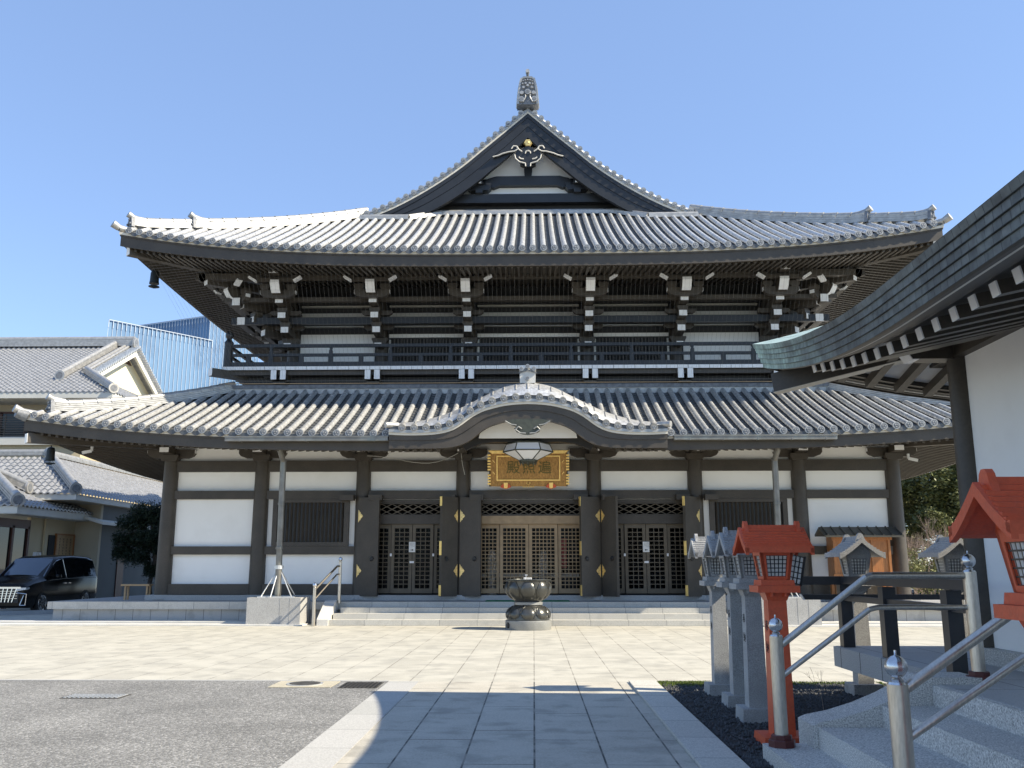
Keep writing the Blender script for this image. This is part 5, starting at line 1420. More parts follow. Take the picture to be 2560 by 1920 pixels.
# ------------------------------------------------------------------ small wooden shrine by the right wall, bench on the left
t = thing('wooden_cabinet', (9.3, 26.6, .58), 'orange brown wooden shrine cabinet with a dark roof against the right wall of the hall', 'shrine cabinet')
mb = MB(); mb.box(8.5, 10.12, 26.4, 26.95, 1.22, 2.38, 'timber_orange')
for a in (8.5, 9.02, 9.56, 10.04): mb.box(a, a + .07, 26.36, 26.4, 1.22, 2.38, 'timber_orange')
mb.box(8.46, 10.16, 26.34, 26.4, 1.22, 1.34, 'timber_orange'); mb.box(8.46, 10.16, 26.34, 26.4, 2.28, 2.38, 'timber_orange')
mb.build('cabinet_body', t)
mb = MB()
for x in (8.52, 9.98):
    for y in (26.42, 26.8): mb = MB(); mb.box(x, x + .12, y, y + .12, .58, 1.22, 'timber_orange'); mb.build('leg', t)
mb = MB(); mb.prism([(26.12, 2.40), (26.68, 2.66), (27.1, 2.45), (27.1, 2.40), (26.68, 2.60), (26.14, 2.35)], 8.22, 10.42, 'timber_roof', plane='yz')
for i in range(9): x = 8.3 + i * .26; mb.beam((x, 26.12, 2.415), (x, 26.68, 2.675), .03, .03, 'timber_roof')
mb.build('roof', t)
t = thing('bench', (-11.7, 27.4, .58), 'small pale wooden bench beside the left corner column', 'bench')
mb = MB(); mb.box(-12.2, -11.35, 27.2, 27.5, .98, 1.03, 'timber_pale'); mb.build('seat', t)
for x in (-12.1, -11.45):
    for y in (27.23, 27.43): mb = MB(); mb.box(x, x + .05, y, y + .05, .58, .98, 'timber_pale'); mb.build('leg', t)
# ------------------------------------------------------------------ side hall on the right (copper shingled roof)
PZ = .61
sp_ = thing('side_platform', (3.5, 8.0, 0), 'raised grey granite platform of the side hall with an overhanging edge slab', 'platform')
mb = MB(); mb.box(3.52, 14, -6, 11.08, .595, PZ, 'side_top'); mb.box(3.16, 3.52, -6, 7.9, .595, PZ - .001, 'side_top'); mb.build('platform_top', sp_)
mb = MB(); mb.box(3.5, 14, 7.91, 11.1, .385, .606, 'side_slab'); mb.build('edge_slab', sp_)
mb = MB(); mb.box(3.95, 14, -6, 10.6, 0, .384, 'granite_step'); mb.build('base_course', sp_)
ss = thing('side_steps', (2.2, 5.5, 0), 'speckled grey granite steps with a curved side wall leading up to the side hall', 'steps')
mb = MB(); mb.box(1.82, 2.2, -3, 7.72, 0, .13, 'granite_step'); mb.build('landing_slab', ss)
for x0, x1, z0, z1 in ((2.2, 2.7, .0, .29), (2.7, 3.1, .0, .45), (3.1, 3.5, .0, .606)):
    mb = MB(); mb.box(x0, x1 + (.0 if x1 < 3.4 else .02), -3, 7.48, z0, z1, 'granite_step'); mb.build('step', ss)
mb = MB()
cv = [(2.16, .30), (2.22, .325), (2.40, .36), (2.6, .42), (2.8, .50), (2.98, .59), (3.08, .66), (3.5, .66)]
mb.prism([(2.16, 0)] + cv + [(3.5, 0)], 7.485, 7.89, 'granite_step'); mb.build('cheek_wall', ss)

XW, YWc = 4.66, 9.75
sh = thing('side_hall', (XW, YWc, PZ), 'side hall with curved copper shingle eaves and white wall cropped at the right edge', 'temple')
mb = MB(); mb.box(XW - .14, 14, -6, YWc + .14, PZ - .12, .71, 'granite_step'); mb.build('footing', sh)
mb = MB(); mb.box(XW - .02, XW + .1, -6, YWc - .05, .712, 3.74, 'plaster'); mb.box(XW + .1, 14, YWc - .1, YWc + .0, .712, 3.74, 'plaster'); mb.build('wall', sh)
for (x, y) in ((XW, YWc), (XW, 4.0), (XW, -2.0), (9.0, YWc), (13, YWc)):
    mb = MB(); mb.cyl((x, y, .712), (x, y, 3.95), .15, .142, 26, 'wood'); mb.build('column', sh, smooth=40)
mb = MB()
mb.box(XW - .13, XW + .13, -6, YWc + .13, 3.73, 4.10, 'wood'); mb.box(XW + .13, 14, YWc - .13, YWc + .129, 3.73, 4.10, 'wood')
mb.prism([(XW - .62, 3.80), (XW - .56, 3.71), (XW - .13, 3.71), (XW - .13, 4.08), (XW - .62, 4.08)], YWc - .12, YWc + .10, 'wood')
mb.prism([(XW - .632, 3.80), (XW - .57, 3.702), (XW - .5, 3.702), (XW - .5, 3.709), (XW - .565, 3.709), (XW - .622, 3.80), (XW - .622, 4.085), (XW - .632, 4.085)], YWc - .125, YWc + .105, 'white')
mb.box(XW - .1, XW + .1, YWc + .13, YWc + .55, 3.75, 3.95, 'wood')
mb.build('wall_beams', sh)
EX, EY, EZ = 2.75, 11.12, 3.68
def lf(s): return .57 * max(0, 1 - s / 4.2) ** 2
def hr(d): return .36 * d + .035 * d * d
# vertical edge (stacked shingles) + roof surface, mitred at the corner
def edge_pts(side, n=60, L=17.5):
    out = []
    for i in range(n + 1):
        s = L * (i / n) ** 1.6
        out.append(s)
    return out
S_ = edge_pts(0)
def wpt(s, ins, dz):      # west eave: s = distance from the corner going towards the camera
    return (EX + ins, EY - max(s, ins), EZ + lf(s) + dz)
def npt(s, ins, dz):
    return (EX + max(s, ins), EY - ins, EZ + lf(s) + dz)
mb = MB()
# patina near the corner, dark shingles further along
for fn, tagm in ((wpt, 'w'), (npt, 'n')):
    rows = []; uv = []
    for k in range(5):                    # five lapped courses, each proud of the one below at its lower edge
        t0 = k / 5; t1 = (k + 1) / 5
        rows = [[fn(s, .10 * t0 + (.012 if k else 0), -.30 * t0) for s in S_], [fn(s, .10 * t1 - .004, -.30 * t1) for s in S_], [fn(s, .10 * t1 + .014, -.30 * t1 - .001) for s in S_]]
        uv = [[(s, .30 * t0) for s in S_], [(s, .30 * t1) for s in S_], [(s, .30 * t1) for s in S_]]
        mb.grid(rows, 'shingle', uv)
# upper surface
def top(fn, a):
    rows = []; uv = []
    for k in range(17):
        d = 6.4 * (k / 16) ** 1.3
        row = []; u_ = []
        for s in S_:
            sd = max(s, d)
            z = EZ + hr(d) + lf(sd) * max(0, 1 - d / 7) + .0
            if a == 'w': row.append((EX + d, EY - sd, z))
            else: row.append((EX + sd, EY - d, z))
            u_.append((sd, d))
        rows.append(row); uv.append(u_)
    mb.grid(rows, 'patina_roof', uv)
top(wpt, 'w'); top(npt, 'n')
roof2 = mb.build('roof', sh, smooth=30)
mb = MB()
for fn in (wpt, npt):
    rows = [[fn(s, ins, dz) for s in S_] for ins, dz in ((.10, -.301), (.125, -.305), (.125, -.288), (.19, -.285), (.19, -.276))]
    mb.grid(rows, 'wood')
    mb.grid([[fn(s, ins, dz) for s in S_] for ins, dz in ((.19, -.276), (.232, -.272), (.232, -.262))], 'eave_cream')
    mb.grid([[fn(s, ins, dz) for s in S_] for ins, dz in ((.232, -.262), (.31, -.258), (.31, -.240), (.40, -.236), (.40, -.16))], 'wood')
mb.build('eave_boards', roof2, smooth=30)
mb = MB()
mb.grid([[wpt(s, .40, -.18) for s in S_], [(p[0] + 2.0, min(p[1], EY - 1.4), p[2] + .46) for p in [wpt(s, .40, -.18) for s in S_]]], 'wood')  # west boards toned dark for the shade between the rafters; north ones stay cream
mb.grid([[npt(s, .40, -.18) for s in S_], [(max(p[0], EX + 1.4), p[1] - 1.2, p[2] + .27) for p in [npt(s, .40, -.18) for s in S_]]], 'plaster')
mb.build('soffit_boards', roof2)
def rafter(side, s):
    b = MB(); dm = 2.1 if side == 'w' else 1.55
    L = min(dm, s - .47)
    if L < .15: return
    z0 = EZ + lf(s) - .285
    if side == 'w':
        p = Vector((EX + .46, EY - s, z0)); q = Vector((EX + .46 + L, EY - s, z0 + .22 * L))
    else:
        p = Vector((EX + s, EY - .34, z0)); q = Vector((EX + s, EY - .34 - L, z0 + .22 * L))
    b.beam(p, q, .095, .10, 'wood'); dd = (q - p).normalized(); b.beam(p - dd * .012, p, .096, .101, 'white' if side == 'w' else 'wood')
    b.build('rafter', roof2)
for i in range(40): rafter('w', .95 + i * .312)
for i in range(14): rafter('n', .95 + i * .34)
mb = MB(); a = Vector((XW, YWc, 3.98)); q = Vector((EX + .20, EY - .20, 3.66 + .04)); mb.beam(a, q, .17, .23, 'wood')
dd = (q - a).normalized(); mb.beam(a - Vector((0, 0, .119)), q - Vector((0, 0, .119)), .165, .006, 'eave_cream'); mb.build('corner_beam', roof2)

SIDE = .945
sh.location = Vector((0, 0, 1.5)) * (1 - SIDE) + sh.location * SIDE; sh.scale = (SIDE,) * 3
# ------------------------------------------------------------------ black timber rail frame on the side platform
t = thing('timber_barrier', (3.75, 9.6, PZ), 'black painted timber barrier around the corner of the side platform', 'barrier')
mb = MB()
mb.box(3.56, 3.66, 7.75, 11.02, 1.32, 1.405, 'barrier_paint'); mb.box(3.575, 3.645, 7.75, 11.0, 1.13, 1.19, 'barrier_paint')
mb.prism([(2.95, 1.405), (3.03, 1.31), (6.4, 1.31), (6.4, 1.405)], 10.86, 10.97, 'barrier_paint'); mb.prism([(3.10, 1.20), (3.14, 1.14), (6.4, 1.14), (6.4, 1.20)], 10.88, 10.95, 'barrier_paint')
mb.prism([(3.095, 1.203), (3.135, 1.137), (3.145, 1.137), (3.105, 1.203)], 10.875, 10.955, 'white')
mb.build('rails', t)
for x, y in ((3.61, 10.92), (3.61, 9.62), (3.61, 8.16), (4.86, 10.92), (6.2, 10.92)):
    mb = MB(); mb.box(x - .065, x + .065, y - .065, y + .065, PZ, 1.31, 'barrier_paint'); mb.build('post', t)

# ------------------------------------------------------------------ handrails
def hpost(mb, mbb, x, y, z0, zt, r=.052):
    mb.cyl((x, y, z0), (x, y, zt), r, r, 28, 'steel'); mb.cyl((x, y, zt), (x, y, zt + .012), r * .95, r * .85, 28, 'steel_ball')
    n = 12; prof = [(r * .55, zt + .012), (r * .62, zt + .025), (r * .45, zt + .032)]
    R_ = r * 1.08
    for i in range(1, n): a = -PI / 2 + PI * i / n * .98 + .12; prof.append((R_ * math.cos(a), zt + .030 + R_ + R_ * math.sin(a)))
    prof.append((.006, zt + .032 + 2 * R_)); prof.append((.006, zt + .055 + 2 * R_))
    mbb.lathe(x, y, prof, 40, 'steel_ball', mod=lambda t, z: 1 - .05 * (abs(math.cos(t * 4)) ** 18) if z > zt + .035 else 1)
def hbase(mb, x, y, z):
    mb.lathe(x, y, [(.105, z), (.105, z + .05), (.10, z + .055), (.082, z + .055), (.082, z + .085), (.075, z + .09)], 8, 'maroon')
def handrail(y, lab, xs_):
    x0, x1 = xs_
    t = thing('handrail', (x0, y, .13), lab, 'handrail')
    mb = MB(); bb = MB(); hpost(mb, bb, x0, y, .13, .965 if y > 6 else .92); mb.build('post', t, smooth=40); bb.build('ball_finial', t, smooth=60)
    mb = MB(); bb = MB(); hpost(mb, bb, x1, y, PZ, 1.47)
    mb.build('post', t, smooth=40); bb.build('ball_finial', t, smooth=60)
    mb = MB(); hbase(mb, x0, y, .13); mb.build('base_flange', t); mb = MB(); hbase(mb, x1, y, PZ); mb.build('base_flange', t)
    mb = MB(); xb = 2.72
    mb.tube([(x0 + .04, y, .90), (xb - .03, y, 1.425), (xb + .02, y, 1.44), (x1 - .04, y, 1.44)], .028, 20, 'steel')
    mb.build('top_rail', t, smooth=60)
    mb = MB(); mb.tube([(x0 + .04, y, .665), (xb - .02, y, 1.175), (xb + .05, y, 1.19), (x1 - .04, y, 1.19)], .021, 20, 'steel')
    mb.build('lower_rail', t, smooth=60)
handrail(7.58, 'far stainless steel handrail beside the black timber barrier', (1.94, 3.52))
handrail(4.88, 'near stainless steel handrail cut off by the bottom edge of the photo', (1.85, 3.5))

# ------------------------------------------------------------------ post lanterns
def lantern(ms, mr_, mp, lab, red=False, txt=True):
    t = thing('post_lantern', (0, 0, 0), lab, 'lantern')
    w = .086
    mb = MB(); b = .205 if red else .18; h = .075 if red else .13
    mb.add([(-b, -b, 0), (b, -b, 0), (b, b, 0), (-b, b, 0), (-b * .96, -b * .96, h), (b * .96, -b * .96, h), (b * .96, b * .96, h), (-b * .96, b * .96, h)],
           [(0, 1, 5, 4), (1, 2, 6, 5), (2, 3, 7, 6), (3, 0, 4, 7), (4, 5, 6, 7)], ms); mb.build('base', t)
    mb = MB(); b2 = w * 1.10; mb.add([(-b2, -b2, h), (b2, -b2, h), (b2, b2, h), (-b2, b2, h), (-w * .95, -w * .95, 1.22), (w * .95, -w * .95, 1.22), (w * .95, w * .95, 1.22), (-w * .95, w * .95, 1.22)], [(0, 1, 5, 4), (1, 2, 6, 5), (2, 3, 7, 6), (3, 0, 4, 7), (4, 5, 6, 7)], ms); mb.build('post', t)
    mb = MB()
    def frust(a0, a1, z0, z1, m, k=1.0):
        mb.add([(-a0, -a0 * k, z0), (a0, -a0 * k, z0), (a0, a0 * k, z0), (-a0, a0 * k, z0), (-a1, -a1 * k, z1), (a1, -a1 * k, z1), (a1, a1 * k, z1), (-a1, a1 * k, z1)],
               [(3, 2, 1, 0), (0, 1, 5, 4), (1, 2, 6, 5), (2, 3, 7, 6), (3, 0, 4, 7), (4, 5, 6, 7)], m)
    frust(w, .112, 1.215, 1.285, ms)
    for i in (-1, 1):
        mb.box(i * .06 - .01, i * .06 + .01, -.15, .15, 1.25, 1.285, ms)
    frust(.185, .185, 1.286, 1.345, ms, .9); frust(.150, .145, 1.346, 1.395, ms, .95); mb.build('shelf', t)
    mb = MB()
    z0, z1 = 1.396, 1.665; a0, a1 = .115, .152
    # four corner posts and rails leave real openings
    def face(k):
        ang = k * PI / 2; M = Matrix.Rotation(ang, 4, 'Z')
        def P(u, z, o):
            a = a0 + (a1 - a0) * (z - z0) / (z1 - z0); return tuple(M @ Vector((u * a, -a + o, z)))
        def q(u0, u1, za, zb, m, o=0.0):
            vs = [P(u0, za, o), P(u1, za, o), P(u1, zb, o), P(u0, zb, o), P(u0, za, o + .025), P(u1, za, o + .025), P(u1, zb, o + .025), P(u0, zb, o + .025)]
            return vs, [(0, 1, 2, 3), (4, 7, 6, 5), (0, 4, 5, 1), (3, 2, 6, 7), (0, 3, 7, 4), (1, 5, 6, 2)]
        for (u0, u1, za, zb) in ((-1, -.66, z0, z1), (.66, 1, z0, z1), (-.66, .66, z0, z0 + .03), (-.66, .66, z1 - .055, z1)):
            vs, fs = q(u0, u1, za, zb, ms); mb.add(vs, fs, ms)
        wb = MB(); vs, fs = q(-.66, .66, z0 + .03, z1 - .055, 'paper', .022); wb.add(vs, fs, 'paper')
        for i in range(6):
            u = -.66 + 1.32 * i / 5; vs, fs = q(u - .035, u + .035, z0 + .03, z1 - .055, 'black', .008); wb.add([tuple(Vector(v_)) for v_ in vs[:4]] + vs[:4], [(0, 1, 2, 3)], 'black')
            za = z0 + .03 + (z1 - .085 - z0) * i / 5; vs, fs = q(-.66, .66, za - .004, za + .004, 'black', .007); wb.add(vs[:4], [(0, 1, 2, 3)], 'black')
        wb.build('lattice_window', t)
    for k in range(4): face(k)
    frust(.148, .148, 1.666, 1.70, ms); mb.prism([(-.148, 1.70), (.148, 1.70), (0, 1.82)], -.145, .145, ms, plane='yz'); mb.build('lamp_box', t)
    # roof: ridge along x, concave slopes with stepped courses
    mb = MB(); n = 8; hx = .30; hy = .275
    prof = [(hy * (1 - i / n), 1.668 + .19 * (i / n) ** 1.25) for i in range(n + 1)]
    for sg in (-1, 1):
        for i in range(n):
            (y0, za), (y1, zb) = prof[i], prof[i + 1]
            c = hx - .015 * i / n * 2
            mb.add([(-c, sg * y0, za - .035), (c, sg * y0, za - .035), (c, sg * y0, za + .020), (-c, sg * y0, za + .020), (-c, sg * y1, zb - .035), (c, sg * y1, zb - .035), (c, sg * y1, zb), (-c, sg * y1, zb)],
                   [(0, 1, 2, 3), (3, 2, 6, 7), (0, 4, 5, 1), (0, 3, 7, 4), (1, 5, 6, 2)], mr_)
    for sx in (-1, 1):               # thicker gable boards
        mb.band([(y, z + .006) for y, z in [(-a, b) for a, b in prof] + [(a, b) for a, b in prof[::-1][1:]]], [(y, z - .055) for y, z in [(-a, b) for a, b in prof] + [(a, b) for a, b in prof[::-1][1:]]], sx * (hx - .0), sx * (hx - .03), ms if not red else mr_, plane='yz')
    rf = mb.build('roof', t)
    mb = MB(); mb.box(-.25, .25, -.022, .022, 1.845, 1.885, mr_)
    for sx in (-1, 1):
        x = sx * .235
        mb.prism([(-.07, 1.82), (-.05, 1.855), (-.035, 1.90), (-.015, 1.92), (.015, 1.92), (.035, 1.90), (.05, 1.855), (.07, 1.82)], x - .018, x + .018, mr_, plane='yz')
    mb.build('ridge', rf)
    if txt:
        for ch, z, s in (('奉', .985, .105), ('納', .80, .105)):
            M = Matrix.Translation((-w * 1.012, 0, z)) @ Matrix.Rotation(R(-90), 4, 'Z') @ Matrix.Rotation(R(90), 4, 'X')
            text_mesh(ch, s, 'inscription', 'ink', t, M, .001)
    return t
def place(t, x, y, s=1.0, rz=0): t.location = (x, y, 0); t.rotation_euler = (0, 0, rz); return t
GR = 'post lanterns in a row beside the path'
L1 = lantern('lantern_stone', 'lantern_roof', 'paper', 'grey stone post lantern farthest from the camera, its roof in bright sun')
L1['group'] = GR
L2 = dup(L1, (2.29, 10.62, 0), 0, 'grey stone post lantern in the middle of the three on the left')
L3 = dup(L1, (2.24, 9.66, 0), 0, 'grey stone post lantern next to the red lantern')
place(L1, 2.27, 11.58)
RD1 = lantern('vermilion', 'vermilion', 'paper', 'vermilion post lantern beside the grey row, its small lattice door hanging open', red=True); RD1['group'] = GR
mbs = MB(); M = Matrix.Translation((.15, -.10, 1.62)) @ Matrix.Rotation(R(12), 4, 'Y') @ Matrix.Rotation(R(20), 4, 'Z')
for i in range(4): mbs.box(i * .042, i * .042 + .008, -.005, .005, -.25, 0, 'black')
for i in range(6): mbs.box(0, .134, -.005, .005, -.25 + i * .0485, -.242 + i * .0485, 'black')
mbs.box(-.012, .0, -.006, .006, -.26, .008, 'black'); mbs.box(.134, .146, -.006, .006, -.26, .008, 'black'); mbs.box(0, .134, .002, .004, -.25, 0, 'paper')
mbs.v = [tuple(M @ Vector(p)) for p in mbs.v]; 
RD2 = dup(RD1, (2.20, 3.98, 0), 0, 'vermilion red post lantern close to the camera at the right edge')
mbs.build('open_door', RD1)
place(RD1, 2.17, 8.45)
S1 = lantern('lantern_stone_warm', 'lantern_roof', 'paper', 'weathered stone post lantern behind the black barrier, in front of the wooden cabinet', txt=False)
S1['group'] = 'weathered stone lanterns behind the barrier'
S2 = dup(S1, (5.24, 11.75, 0), R(90), 'weathered stone post lantern behind the black barrier, in front of the trees')
place(S1, 4.0, 11.62, rz=R(90))

# ------------------------------------------------------------------ trees
def tube_tree(mb, p, d, L, r, depth, m, rg, spread=.5, tips=None):
    q = p + d * L
    mb.cyl(p, q, r, r * .7, 6 if r > .03 else 4, m, caps=False)
    if depth == 0:
        if tips is not None: tips.append(q)
        return
    for i in range(rg.choice((2, 3))):
        nd = (d + Vector((rg.uniform(-1, 1), rg.uniform(-1, 1), rg.uniform(-.3, .7))) * spread).normalized()
        tube_tree(mb, q, nd, L * rg.uniform(.62, .85), r * .62, depth - 1, m, rg, spread, tips)
def leafy(x, y, h, rad, seed, lab, m='foliage', n=9000, ls=.13, trunkr=.18, base=.3, group=None, squash=1.0, nm='broadleaf_tree', clumps=26, m2=None):
    rg = random.Random(seed)
    t = thing(nm, (x, y, 0), lab, 'tree', group)
    mb = MB(); tips = []
    tube_tree(mb, Vector((x, y, 0)), Vector((0, 0, 1)), h * base, trunkr, 4, 'bark', rg, .55, tips); mb.build('trunk', t)
    cl = []
    for i in range(clumps):
        a = rg.random() * 6.28; rr = rad * rg.random() ** .5; z = h * (base + .05) + (h * (1 - base - .08)) * rg.random()
        f = 1 - .5 * max(0, (z / h - .6) / .4)
        cl.append((Vector((x + rr * f * math.cos(a), y + rr * f * math.sin(a) * squash, z)), rg.uniform(.18, .34) * rad))
    mb = MB()
    for i in range(n):
        c, cr = rg.choice(cl)
        v = Vector((rg.gauss(0, 1), rg.gauss(0, 1), rg.gauss(0, .75))); v.normalize()
        p = c + v * cr * (rg.random() ** .35)
        u = Vector((rg.uniform(-1, 1), rg.uniform(-1, 1), rg.uniform(-.5, .5))).normalized(); w = u.cross(Vector((rg.uniform(-1, 1), rg.uniform(-1, 1), rg.uniform(.2, 1)))).normalized()
        s = ls * rg.uniform(.6, 1.3)
        mb.add([p, p + u * s + w * s * .4, p + u * s * 1.9, p + u * s - w * s * .4], [(0, 1, 2, 3)], m if (m2 is None or rg.random() < .6) else m2)
    mb.build('crown', t)
    return t
TG = 'trees beyond the right corner of the hall'
leafy(23.0, 49, 8.6, 3.2, 11, 'large dense dark evergreen tree behind the bare shrub', 'foliage', 42000, .12, .22, clumps=60, group=TG, m2='foliage_light')
leafy(19.6, 52, 7.8, 2.0, 12, 'yellowish evergreen tree just right of the hall corner', 'foliage_light', 20000, .11, .15, group=TG, clumps=40)
leafy(20.1, 46, 4.4, 1.0, 14, 'pale green rounded shrub next to the hall corner column', 'foliage_light', 4000, .09, .06, base=.2, group=TG, m2='foliage')
leafy(27.5, 50, 9.2, 3.4, 16, 'tall evergreen tree mostly hidden behind the side hall column', 'foliage', 20000, .14, .25, group=TG, clumps=50)
leafy(24.5, 60, 11, 3.6, 31, 'tall dark evergreen rising behind the other trees on the right', 'foliage', 30000, .17, .25, group=TG, clumps=60)
far = leafy(30.5, 62, 11, 3.6, 32, 'dark evergreen at the far right behind the tall tree', 'foliage', 16000, .2, .25, group=TG, clumps=50)
for k, (x, y, a) in enumerate(((38, 60, 1.0), (45, 55, 2.1), (52, 49, 3.3))):
    dup(far, (x, y, 0), a, ('dark evergreen standing right of the farthest tall tree', 'dark evergreen second from the right end of the far tree row', 'dark evergreen at the right end of the far tree row')[k])
leafy(20.5, 58, 5.2, 3.2, 34, 'dark hedge mass closing the view beneath the far trees', 'foliage', 26000, .13, .08, base=.1, nm='bush', clumps=60, m2='foliage_light')
leafy(27, 57, 5.2, 3.6, 35, 'dark hedge bush to the right of the far hedge mass', 'foliage', 20000, .13, .08, base=.1, nm='bush', clumps=60)
leafy(22.4, 44.5, 2.6, 1.9, 33, 'low dark hedge bush under the large evergreen tree', 'foliage', 12000, .08, .05, base=.12, nm='bush', clumps=40)
leafy(17.6, 42, 2.3, 1.2, 15, 'low light green hedge bush behind the weathered stone lantern', 'foliage_light', 3500, .07, .05, base=.15, nm='bush')
rg = random.Random(5)
t = thing('bare_shrub', (18.2, 43.5, 0), 'leafless pinkish brown shrub beside the right corner column', 'shrub')
mb = MB()
for i in range(26):
    a = rg.random() * 6.28; tube_tree(mb, Vector((17.9 + .6 * rg.uniform(-1, 1), 43.5 + .6 * rg.uniform(-1, 1), 0)), Vector((.3 * math.cos(a), .3 * math.sin(a), 1)).normalized(), 1.0, .018, 4, 'twig', rg, .38)
mb.build('branches', t)
t = thing('bare_tree', (19.5, 45.5, 0), 'leafless pale tree standing in front of the evergreens', 'tree')
mb = MB(); tube_tree(mb, Vector((19.8, 45.5, 0)), Vector((0, 0, 1)), 1.1, .05, 5, 'twig', random.Random(9), .5); mb.build('trunk', t)
# trimmed dark tree left of the hall
t = thing('pine_tree', (-15.1, 36.2, 0), 'dark layered garden tree in shade left of the hall', 'tree')
mb = MB(); rg = random.Random(21)
mb.tube([(-15.0, 36.2, 0), (-15.1, 36.2, .9), (-14.95, 36.2, 1.8), (-15.1, 36.3, 2.7), (-15.2, 36.2, 3.5)], .09, 8, 'bark')
pads = [(-15.3, 36.2, 3.75, .75), (-15.9, 36.0, 3.2, .6), (-14.6, 36.3, 3.3, .7), (-16.1, 36.1, 2.6, .55), (-15.0, 35.8, 2.7, .6), (-15.6, 36.0, 1.9, .5), (-14.5, 36.2, 2.2, .55), (-14.3, 36.2, 1.6, .45), (-16.3, 36.3, 2.1, .4), (-15.4, 36.5, 2.4, .6), (-14.6, 36.4, 2.8, .6), (-15.6, 36.4, 3.4, .65), (-14.3, 36.3, 3.6, .5), (-15.0, 36.3, 1.4, .4)]
for px_, py_, pz_, pr in pads: mb.cyl((-15.1, 36.2, pz_ - .3), (px_, py_, pz_), .035, .02, 5, 'bark')
mb.build('trunk', t)
mb = MB()
for i in range(36000):
    px_, py_, pz_, pr = rg.choice(pads); a = rg.random() * 6.28; rr = pr * rg.random() ** .5
    p = Vector((px_ + rr * math.cos(a), py_ + rr * math.sin(a), pz_ + rg.gauss(0, .14)))
    u = Vector((rg.uniform(-1, 1), rg.uniform(-1, 1), rg.uniform(-.2, .9))).normalized(); w = u.cross(Vector((rg.random(), rg.random(), 1))).normalized(); s = rg.uniform(.035, .08)
    mb.add([p, p + u * s + w * s * .35, p + u * s * 2, p + u * s - w * s * .35], [(0, 1, 2, 3)], 'foliage_dark')
mb.build('crown', t)
# weedy twig by the slab
mb = MB(); tube_tree(mb, Vector((3.1, 10.3, 0)), Vector((-.1, 0, 1)), .16, .004, 3, 'twig', random.Random(2), .5); tag(mb.build('dry_weed'), 'thin dry weed growing from the gravel under the platform slab', 'weed')

# ------------------------------------------------------------------ parked van
CX, CY = -17.55, 30.2
t = thing('parked_van', (CX, CY + 2.4, 0), 'glossy black people carrier with a chrome grille parked left of the hall', 'van')
ST = [(0.0, .80, .28, .80, .88, .74), (.06, .87, .22, .88, .98, .80), (.35, .91, .20, .98, 1.07, .82), (.85, .925, .20, 1.05, 1.16, .80), (1.15, .925, .20, 1.08, 1.24, .78), (1.9, .925, .20, 1.13, 1.80, .71),
      (2.3, .925, .20, 1.14, 1.90, .70), (3.2, .925, .20, 1.15, 1.95, .70), (4.3, .925, .22, 1.16, 1.93, .70), (4.72, .915, .25, 1.16, 1.87, .69), (4.86, .90, .30, 1.14, 1.70, .70), (4.95, .86, .42, 1.05, 1.25, .78)]
def ringp(s, sg):
    y, w, z0, zb, zr, wr = s
    return [(0, z0), (w - .06, z0), (w, z0 + .14), (w + .005, .62), (w, zb), (wr + (w - wr) * .1, zr - .07), (wr - .05, zr - .01), (wr * .5, zr + .015), (0, zr + .02)]
rows = []
for s in ST:
    r = ringp(s, 1)
    full = [(CX + x, CY + s[0], z) for x, z in r] + [(CX - x, CY + s[0], z) for x, z in r[::-1][1:]]
    rows.append(full)
mb = MB(); mb.grid(rows, 'car_paint'); mb.add(rows[0], [tuple(range(len(rows[0])))], 'car_paint'); mb.add(rows[-1], [tuple(range(len(rows[-1])))[::-1]], 'car_paint')
body = mb.build('body', t, smooth=35)
def cs(y):
    for a, b in zip(ST, ST[1:]):
        if y <= b[0]: k = (y - a[0]) / (b[0] - a[0]); return [a[i] + (b[i] - a[i]) * k for i in range(6)]
    return ST[-1]
def side(y, tt, sg, o=.008):
    s = cs(y); x0, z0 = s[1], s[3]; x1, z1 = s[5] + (s[1] - s[5]) * .1, s[4] - .07
    return (CX + sg * (x0 + (x1 - x0) * tt + o), CY + y, z0 + (z1 - z0) * tt)
mb = MB()
for sg in (-1, 1):
    for ya, yb, ta, tb_ in ((1.45, 1.62, .06, .95), (1.68, 2.42, .05, .95), (2.52, 3.75, .05, .95), (3.80, 4.72, .05, .95)):
        n = 5; bot = [side(ya + (yb - ya) * i / n, ta, sg) for i in range(n + 1)]
        tp = [side(ya + (yb - ya) * i / n, (tb_ if ya > 1.5 else .2 + .6 * i / n), sg) for i in range(n + 1)]
        mb = MB(); mb.grid([bot, tp], 'car_glass'); mb.build('side_window', t)
mb = MB(); a = cs(1.17); b = cs(1.88)
n = 8; lo = []; hi = []
for i in range(n + 1):
    k = i / n * 2 - 1
    lo.append((CX + k * .80, CY + 1.12 + .06 * k * k, 1.255 - .06 * k * k + .02)); hi.append((CX + k * .66, CY + 1.90 + .03 * k * k, 1.845 - .03 * k * k))
mb.grid([lo, hi], 'car_windshield'); mb.build('windscreen', t)
mb = MB()
mb.tube([side(y, 0.0, 1, .012) for y in (1.3, 2.4, 2.5, 3.6, 4.75)], .010, 5, 'chrome')
mb.tube([side(1.75, .97, 1, .012)] + [side(y, .98, 1, .012) for y in (1.95, 2.2, 2.42)], .009, 5, 'chrome'); mb.tube([side(2.47, .02, 1, .014), side(2.44, .95, 1, .014)], .012, 5, 'chrome')
for y in (2.30, 2.62): mb.beam((CX + .94, CY + y, .98), (CX + .94, CY + y + .16, .98), .03, .03, 'chrome')
mb.build('chrome_trim', t)
mb = MB(); mb.box(CX - .66, CX + .66, CY - .025, CY + .02, .38, .84, 'black')
mb.build('grille_backing', t)
mb = MB(); mb.beam((CX - .72, CY - .035, .86), (CX + .72, CY - .035, .86), .03, .06, 'chrome')
